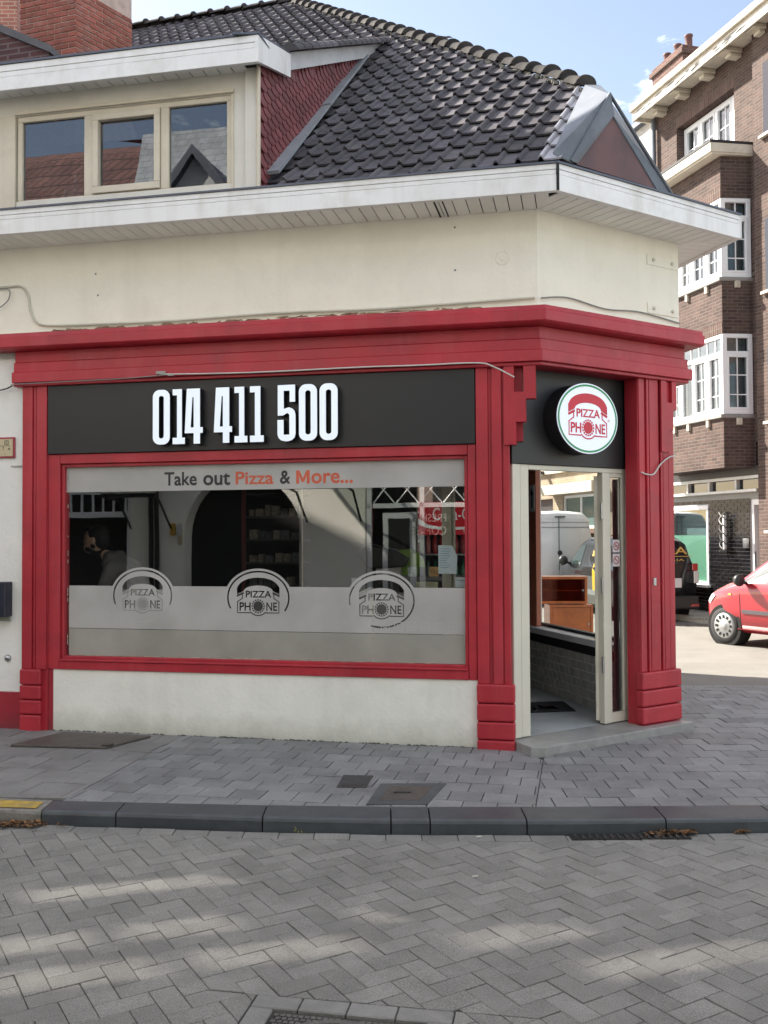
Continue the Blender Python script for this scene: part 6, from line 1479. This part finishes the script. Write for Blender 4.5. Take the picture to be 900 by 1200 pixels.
m = MB(); in_plane(m, fit_text('Coupons', -.635, -.568, 1.240, 1.258, 0), .001, FR, 0, .0685, 0); m.build('print', bst, o)
# back shelf rack
t = thing('storage_rack', 'tall rack of small white labelled goods in the dark back of the shop', 'shelf rack', FR @ Matrix.Translation((-3.1, 3, .07)))
for z in (1.02, 1.28, 1.54, 1.80, 2.06):
    m = MB(FR); m.box(-3.42, -2.78, 3.0, 3.4, z, z+.02); m.build('shelf_board', M('rack_board', (.12, .12, .12), .6), t)
m = MB(FR); m.box(-3.46, -3.42, 2.98, 3.02, .07, 2.15); m.build('upright', M('rack_red_upright', (.35, .10, .10), .5), t)
m = MB(FR); m.box(-2.78, -2.75, 2.98, 3.02, .07, 2.15); m.build('upright', steel, t)
nn = 0
for z, lev in ((1.30, 'second'), (1.56, 'third'), (1.82, 'top'), (1.04, 'lowest')):
    u = -3.38; kk = 0
    while u < -2.85:
        w_ = random.choice([.05, .07, .09]); h = random.uniform(.07, .13); m = MB(FR); m.box(u, u+w_, 3.02, 3.12, z+.001, z+h)
        o = obj1('labelled_box', 'small pale labelled box, %s from the left on the %s board of the rack' % (ORD[kk], lev), 'box', m, M('rackbox%d' % random.randint(0, 3), random.choice([(.45, .48, .5), (.3, .36, .4), (.5, .46, .38), (.2, .22, .24)]), .6, .5, 40)); o['group'] = 'labelled boxes on the rack'; kk += 1; u += w_+random.uniform(.01, .05)
# entrance mat
m = MB(); m.slab([(.70, 8.02), (1.653, 8.166), (1.63, 8.626), (.72, 8.50)], .065, .074); mat_o = obj1('door_mat', 'black entrance mat with white and red lettering inside the shop door', 'mat', m, M('mat_black', (.015, .015, .018), .9, .2, 30, .4, 200), bevel=.002)
T_ = frame(Vector((1.10, 8.13, .0755)), 81)
for wd, x0, x1, mt_, nm in (('pizz', -.20, .10, M('mat_white', (.75, .75, .75), .9), 'white_lettering'), ('e', .175, .24, M('mat_white', (.75, .75, .75), .9), 'white_lettering'), ('.ba', .255, .44, M('mat_red', (.75, .15, .17), .9), 'red_lettering')):
    if wd == 'pizz': continue
    vs, fs = flat(fit_text(wd, x0, x1, .04, .26, .035), .001); MB().add([(x, y, 0) for x, y, z in vs], fs, 0, T_).build(nm, mt_, mat_o)
# arrow sign on the terracotta pier
t = thing('arrow_sign', 'narrow white sign with a black arrow pointing up on the terracotta pier inside the door', 'sign', SD @ Matrix.Translation((1.75, .52, 1.82)))
SDI = SD @ Matrix.Translation((1.855, .505, 0)) @ Matrix.Rotation(math.pi, 4, 'Z')
m = MB(SDI); m.box(-.055, .055, -.008, .0, 1.83, 2.10); m.build('plate', uPVC, t, bevel=.003)
m = MB(); in_plane(m, [[(-.012, 1.86), (.012, 1.86), (.012, 2.0), (.034, 2.0), (0, 2.075), (-.034, 2.0), (-.012, 2.0)]], .002, SDI, 0, -.0095, 0); m.build('arrow', bst, t)

# =================================================================== CABLES, LETTERBOX, PLATES
def cable(pts, r, mat, lab, Fm=FR, cat='cable'):
    P = []
    for i in range(len(pts)-1):
        p0, p1, p2, p3 = [Vector(pts[max(0, min(len(pts)-1, i+k))]) for k in (-1, 0, 1, 2)]
        for k in range(6):
            t = k/6; P.append(.5*((2*p1)+(-p0+p2)*t+(2*p0-5*p1+4*p2-p3)*t*t+(-p0+3*p1-3*p2+p3)*t**3))
    P.append(Vector(pts[-1])); m = MB(Fm); m.tube(P, r, 6); return tag(m.build('cable', mat, smooth=True), lab, cat)
cable([(-4.9, -.012, 3.70), (-4.45, -.012, 3.715), (-4.30, -.012, 3.71), (-4.235, -.012, 3.63), (-4.21, -.012, 3.50), (-4.15, -.012, 3.40), (-4.0, -.02, 3.365), (-3.5, -.02, 3.352), (-2.9, -.02, 3.348), (-2.0, -.02, 3.362), (-1.2, -.02, 3.350), (-.3, -.02, 3.365), (-.02, -.02, 3.37)], .010, M('cream_cable', (.55, .54, .45), .7), 'cream cable clipped along the wall above the red cornice with a bend at the left')
cable([(-4.9, -.03, 3.69), (-4.45, -.03, 3.70), (-4.40, -.03, 3.62), (-4.47, -.03, 3.55), (-4.6, -.03, 3.5)], .005, wired, 'thin grey cable hooking down beside the bend at the far left')
cable([(.02, -.02, 3.37), (.3, -.015, 3.41), (.7, -.015, 3.375), (1.1, -.015, 3.40), (1.58, -.015, 3.365)], .006, wired, 'thin dark cable sagging above the cornice on the angled wall', CH)
cable([(-3.0, -.10, 2.915), (-2.93, -.098, 2.900), (-2.2, -.095, 2.885), (-1.4, -.095, 2.890), (-.9, -.10, 2.885), (-.45, -.11, 2.882), (-.32, -.12, 2.845), (-.17, -.10, 2.765)], .006, wire, 'white cable running along the frieze and drooping over the stepped bracket')
cable([(-2.90, -.10, 2.897), (-3.3, -.10, 2.880), (-3.9, -.095, 2.875), (-4.34, -.09, 2.872)], .004, wired, 'thin dark wire pinned along the left part of the frieze')
cable([(-4.36, -.04, 2.870), (-4.45, -.04, 2.84), (-4.7, -.04, 2.82), (-5.2, -.03, 2.85)], .006, blackp, 'black cable sagging away to the left from the end of the frieze')
cable([(1.055, -.045, 2.095), (1.12, -.05, 2.078), (1.20, -.05, 2.085), (1.28, -.05, 2.165), (1.38, -.05, 2.225), (1.478, -.035, 2.245)], .006, wire, 'white cable looping across the right red pilaster', CH)
m = MB(FR); m.box(-3.03, -2.95, -.108, -.088, 2.905, 2.925); m.box(-2.93, -2.88, -.105, -.09, 2.885, 2.900); obj1('cable_joint', 'little grey cable joint on the frieze above the numerals', 'joint', m, M('joint_grey', (.35, .34, .3), .6))
m = MB(CH); m.box(1.20, 1.225, -.04, -.03, 1.18, 1.24); obj1('paint_chip', 'small white chipped spot on the right pilaster', 'mark', m, wire)
for z, lab in ((3.855, 'upper faint flat wall anchor plate at the right end of the angled cream wall'), (3.455, 'lower faint flat wall anchor plate at the right end of the angled cream wall')):
    m = MB(CH); m.box(1.20, 1.575, -.008, .0, z-.045, z+.045); o = obj1('anchor_plate', lab, 'wall plate', m, cream, bevel=.003)
    for x in (1.27, 1.50):
        m = MB(); m.lathe([(.016, -.002), (.014, .012), (.005, .016)], 10, 0, up(CH, x, -.008, z)); m.build('bolt', M('old_bolt', (.62, .60, .50), .7), o)
m = MB(); m.lathe([(.055, 0), (.05, .004), (.046, .001), (.02, .001), (.018, .004), (.001, .004)], 24, 0, up(FR, -.26, -.001, 3.69)); obj1('wall_rosette', 'faint painted-over round plate on the cream wall near the corner', 'plate', m, cream, smooth=False)
for u, z, wh in ((-3.62, 3.78, 'above the left part of the numerals'), (-3.60, 3.60, 'in the lower left, just above the cornice cable'), (-.62, 3.95, 'near the corner close under the soffit'), (-.62, 3.62, 'near the corner low above the cornice')):
    m = MB(); m.lathe([(.009, 0), (.006, .005)], 8, 0, up(FR, u, -.001, z)); o = obj1('wall_stud', 'tiny rusty stud in the cream wall '+wh, 'stud', m, wired); o['group'] = 'rusty studs in the upper wall'
t = thing('letterbox', 'dark blue letterbox with a steel flap on the wall at the left edge', 'letterbox', FR @ Matrix.Translation((-4.6, 0, .93)))
m = MB(FR); m.box(-4.80, -4.375, -.11, 0, .935, 1.225); m.build('body', M('navy_metal', (.012, .014, .030), .4), t, bevel=.006)
m = MB(FR); m.box(-4.76, -4.445, -.118, -.111, .94, 1.165); m.build('door', M('satin_steel_panel', (.30, .29, .26), .45, .1, 5), t, bevel=.002)
m = MB(FR); m.box(-4.76, -4.445, -.130, -.111, 1.175, 1.203); m.build('flap', M('blueish_steel', (.40, .45, .55), .3, metal=.6), t, bevel=.003)
m = MB(FR); m.box(-4.76, -4.39, -.02, 0, .895, .930); m.build('bracket', M('greyed_plaster', (.33, .34, .27), .9), t)
t = thing('wall_plaque', 'small cream plaque with red border and black figures on the left wall', 'plaque', FR @ Matrix.Translation((-4.5, 0, 2.27)))
m = MB(FR); m.box(-4.70, -4.352, -.018, 0, 2.265, 2.440); m.build('border', M('plaque_red', (.35, .05, .07), .5), t, bevel=.003)
m = MB(FR); m.box(-4.69, -4.368, -.022, -.0185, 2.280, 2.424); m.build('plate', M('plaque_cream', (.55, .47, .30), .5, .08, 10), t)
m = MB(); in_plane(m, [rrect(-4.443, -4.405, 2.378, 2.412, .006), rrect(-4.439, -4.409, 2.382, 2.408, .004)], .001, FR, 0, -.0228, 0); in_plane(m, fit_text('0', -4.43, -4.418, 2.385, 2.405), .001, FR, 0, -.0228, 0)
in_plane(m, [quad((-4.50, 2.366), (-4.392, 2.368), .004)], .001, FR, 0, -.0228, 0); in_plane(m, fit_text('T', -4.462, -4.447, 2.33, 2.357, .02)+fit_text('4.', -4.412, -4.385, 2.33, 2.352, .02)+fit_text('.', -4.44, -4.434, 2.293, 2.299), .001, FR, 0, -.0228, 0); m.build('figures', bst, t)
m = MB(); m.lathe([(.03, 0), (.028, .012), (.016, .022), (.001, .024)], 16, 0, up(FR, -4.415, -.001, .585)); obj1('wall_tap', 'round metal tap cap on the white wall at the lower left', 'cap', m, steel, smooth=True)
m = MB(FR); m.box(-4.39, -4.275, -.01, 0, 2.19, 2.20); obj1('plaster_crack_filler', 'grey scuffed filler line on the left wall below the plaque', 'mark', m, M('grey_scuff', (.35, .36, .35), .9))
m = MB(FR); m.box(-2.58, -2.0, -.6, -.4, 0, 0) if False else None

# =================================================================== MAN AT THE WINDOW
skin = M('skin', (.66, .42, .30), .55, .1, 12); hoodie = M('charcoal_hoodie', (.105, .096, .096), .9, .15, 8, .3, 80); trousers = M('dark_trousers', (.02, .02, .026), .9); hair = M('black_hair', (.008, .007, .007), .6, .3, 40, .5, 150)
def skinned(chains, Fm, sub=1):
    me = bpy.data.meshes.new('tmp'); V_, E_, Rr = [], [], []; idx = {}
    for ch in chains:
        prev = None
        for p, r in ch:
            k = tuple(round(c, 4) for c in p)
            if k not in idx: idx[k] = len(V_); V_.append(p); Rr.append(r)
            if prev is not None and prev != idx[k]: E_.append((prev, idx[k]))
            prev = idx[k]
    me.from_pydata(V_, E_, []); o = bpy.data.objects.new('tmp', me); COL.objects.link(o)
    sm = o.modifiers.new('s', 'SKIN'); sm.use_smooth_shade = True
    for i, d in enumerate(me.skin_vertices[0].data): d.radius = (Rr[i], Rr[i]) if not isinstance(Rr[i], tuple) else Rr[i]; d.use_root = (i == 0)
    ss_ = o.modifiers.new('u', 'SUBSURF'); ss_.levels = sub; ss_.render_levels = sub
    dg = bpy.context.evaluated_depsgraph_get(); m2_ = bpy.data.meshes.new_from_object(o.evaluated_get(dg))
    r = ([Fm @ v.co for v in m2_.vertices], [tuple(p.vertices) for p in m2_.polygons])
    bpy.data.objects.remove(o); bpy.data.meshes.remove(me); bpy.data.meshes.remove(m2_); return r
def ellip(mb, c, r, rot=0, n=16, Fm=FR):
    vs = []; fs = []; Rm = Matrix.Rotation(rot, 4, 'Y')
    for i in range(n//2+1):
        a = math.pi*i/(n//2)
        for k in range(n): b = 2*math.pi*k/n; p = Rm @ Vector((r[0]*math.sin(a)*math.cos(b), r[1]*math.sin(a)*math.sin(b), r[2]*math.cos(a))); vs.append(Vector(c)+p)
    for i in range(n//2):
        for k in range(n): fs.append((i*n+k, i*n+(k+1) % n, (i+1)*n+(k+1) % n, (i+1)*n+k))
    mb.add(vs, fs, 0, Fm)
Y0 = 1.0
pel, sp1, chest, nk, hb = (-3.72, Y0, .95), (-3.76, Y0, 1.12), (-3.88, Y0, 1.29), (-4.02, Y0, 1.405), (-4.10, Y0, 1.47)
def limbs(k=1.0, arms=True, legs=True, hands=True, neck=True):
    C = [[(pel, .13*k), (sp1, .125*k), (chest, .135*k)]]
    if neck: C.append([(chest, .135*k), (nk, .062), (hb, .058)])
    for s in (-1, 1):
        if legs: C.append([(pel, .13*k), ((-3.70, Y0+s*.10, .86), .095*k), ((-3.76, Y0+s*.11, .50), .062*k), ((-3.70, Y0+s*.11, .13), .042*k)]+([((-3.74, Y0+s*.11, .10), .042), ((-3.86, Y0+s*.12, .095), .032)] if neck else []))
        if arms:
            sh = (-3.90, Y0+s*.17, 1.33); el = (-3.98, Y0+s*.23, 1.09); wr_ = (-4.22, Y0+s*.17, 1.06); pa = (-4.30, Y0+s*.16, 1.05)
            C.append([(chest, .135*k), (sh, .070*k), (el, .048*k), (wr_, .033*k)])
            if hands:
                C.append([(wr_, .033*k), (pa, (.020, .038))])
                for f in range(4):
                    yy = pa[1]+(f-1.5)*.020; l = (.065, .075, .070, .055)[f]
                    C.append([(pa, (.020, .038)), ((pa[0]-.03, yy, pa[2]), .010), ((pa[0]-.03-l*.5, yy, pa[2]-.006), .009), ((pa[0]-.03-l*.85, yy, pa[2]-.026), .008)])
                C.append([(pa, (.02, .038)), ((pa[0]-.0, pa[1]-s*.045, pa[2]-.002), .011), ((pa[0]-.035, pa[1]-s*.058, pa[2]-.012), .009)])
    return C
man = thing('person', 'bearded man in a charcoal hooded jumper looking down behind the left of the window', 'person', FR @ Matrix.Translation((-3.75, Y0, .07)))
m = MB(); v, f = skinned(limbs(.92), FR, 1); m.add(v, f, 0, ID)
ellip(m, (-4.165, Y0, 1.575), (.098, .077, .112), R(-12)); ellip(m, (-4.215, Y0, 1.505), (.058, .055, .060)); ellip(m, (-4.262, Y0, 1.555), (.022, .015, .024), R(-25)); ellip(m, (-4.245, Y0, 1.515), (.025, .024, .010)); ellip(m, (-4.245, Y0, 1.495), (.022, .022, .008))
ellip(m, (-4.245, Y0, 1.60), (.024, .050, .010))
for s in (-1, 1): ellip(m, (-4.14, Y0+s*.078, 1.565), (.022, .010, .032))
body = m.build('body', skin, man, smooth=True); rm = body.modifiers.new('r', 'REMESH'); rm.mode = 'VOXEL'; rm.voxel_size = .009; rm.use_smooth_shade = True; s_m = body.modifiers.new('s', 'SMOOTH'); s_m.iterations = 3
m = MB(); v, f = skinned(limbs(1.24, legs=False, hands=False, neck=False), FR, 1); m.add(v, f, 0, ID); ellip(m, (-3.975, Y0, 1.40), (.10, .125, .065), R(30)); ellip(m, (-3.93, Y0, 1.42), (.06, .10, .06)); ellip(m, (-3.90, Y0, 1.31), (.150, .215, .115)); ellip(m, (-3.99, Y0, 1.365), (.095, .13, .07))
hd = m.build('hooded_jumper', hoodie, man, smooth=True); rm = hd.modifiers.new('r', 'REMESH'); rm.mode = 'VOXEL'; rm.voxel_size = .013; rm.use_smooth_shade = True
m = MB(); v, f = skinned(limbs(1.08, arms=False, hands=False, neck=False), FR, 1); m.add(v, f, 0, ID)
tr = m.build('trousers', trousers, man, smooth=True)
m = MB(); ellip(m, (-4.135, Y0, 1.615), (.105, .083, .088), R(-15)); ellip(m, (-4.10, Y0, 1.57), (.075, .080, .085)); ellip(m, (-4.19, Y0, 1.675), (.06, .065, .035), R(-15)); m.build('hair', hair, man, smooth=True)
m = MB(); ellip(m, (-4.20, Y0, 1.488), (.066, .062, .036), R(20)); ellip(m, (-4.155, Y0, 1.52), (.04, .079, .035), R(20)); ellip(m, (-4.256, Y0, 1.527), (.018, .028, .006)); m.build('beard', hair, man, smooth=True)
for s in (-1, 1):
    m = MB(); ellip(m, (-4.248, Y0+s*.030, 1.575), (.010, .012, .007)); m.build('eye', M('eye_white', (.5, .48, .45), .2), man, smooth=True)
    m = MB(); ellip(m, (-4.262, Y0+s*.031, 1.600), (.008, .022, .006)); m.build('eyebrow', hair, man)

man.matrix_basis = Matrix.Translation((FR @ Vector((.20, -.38, 0)))-(FR @ Vector((0, 0, 0)))) @ man.matrix_basis      # he leans close to the window
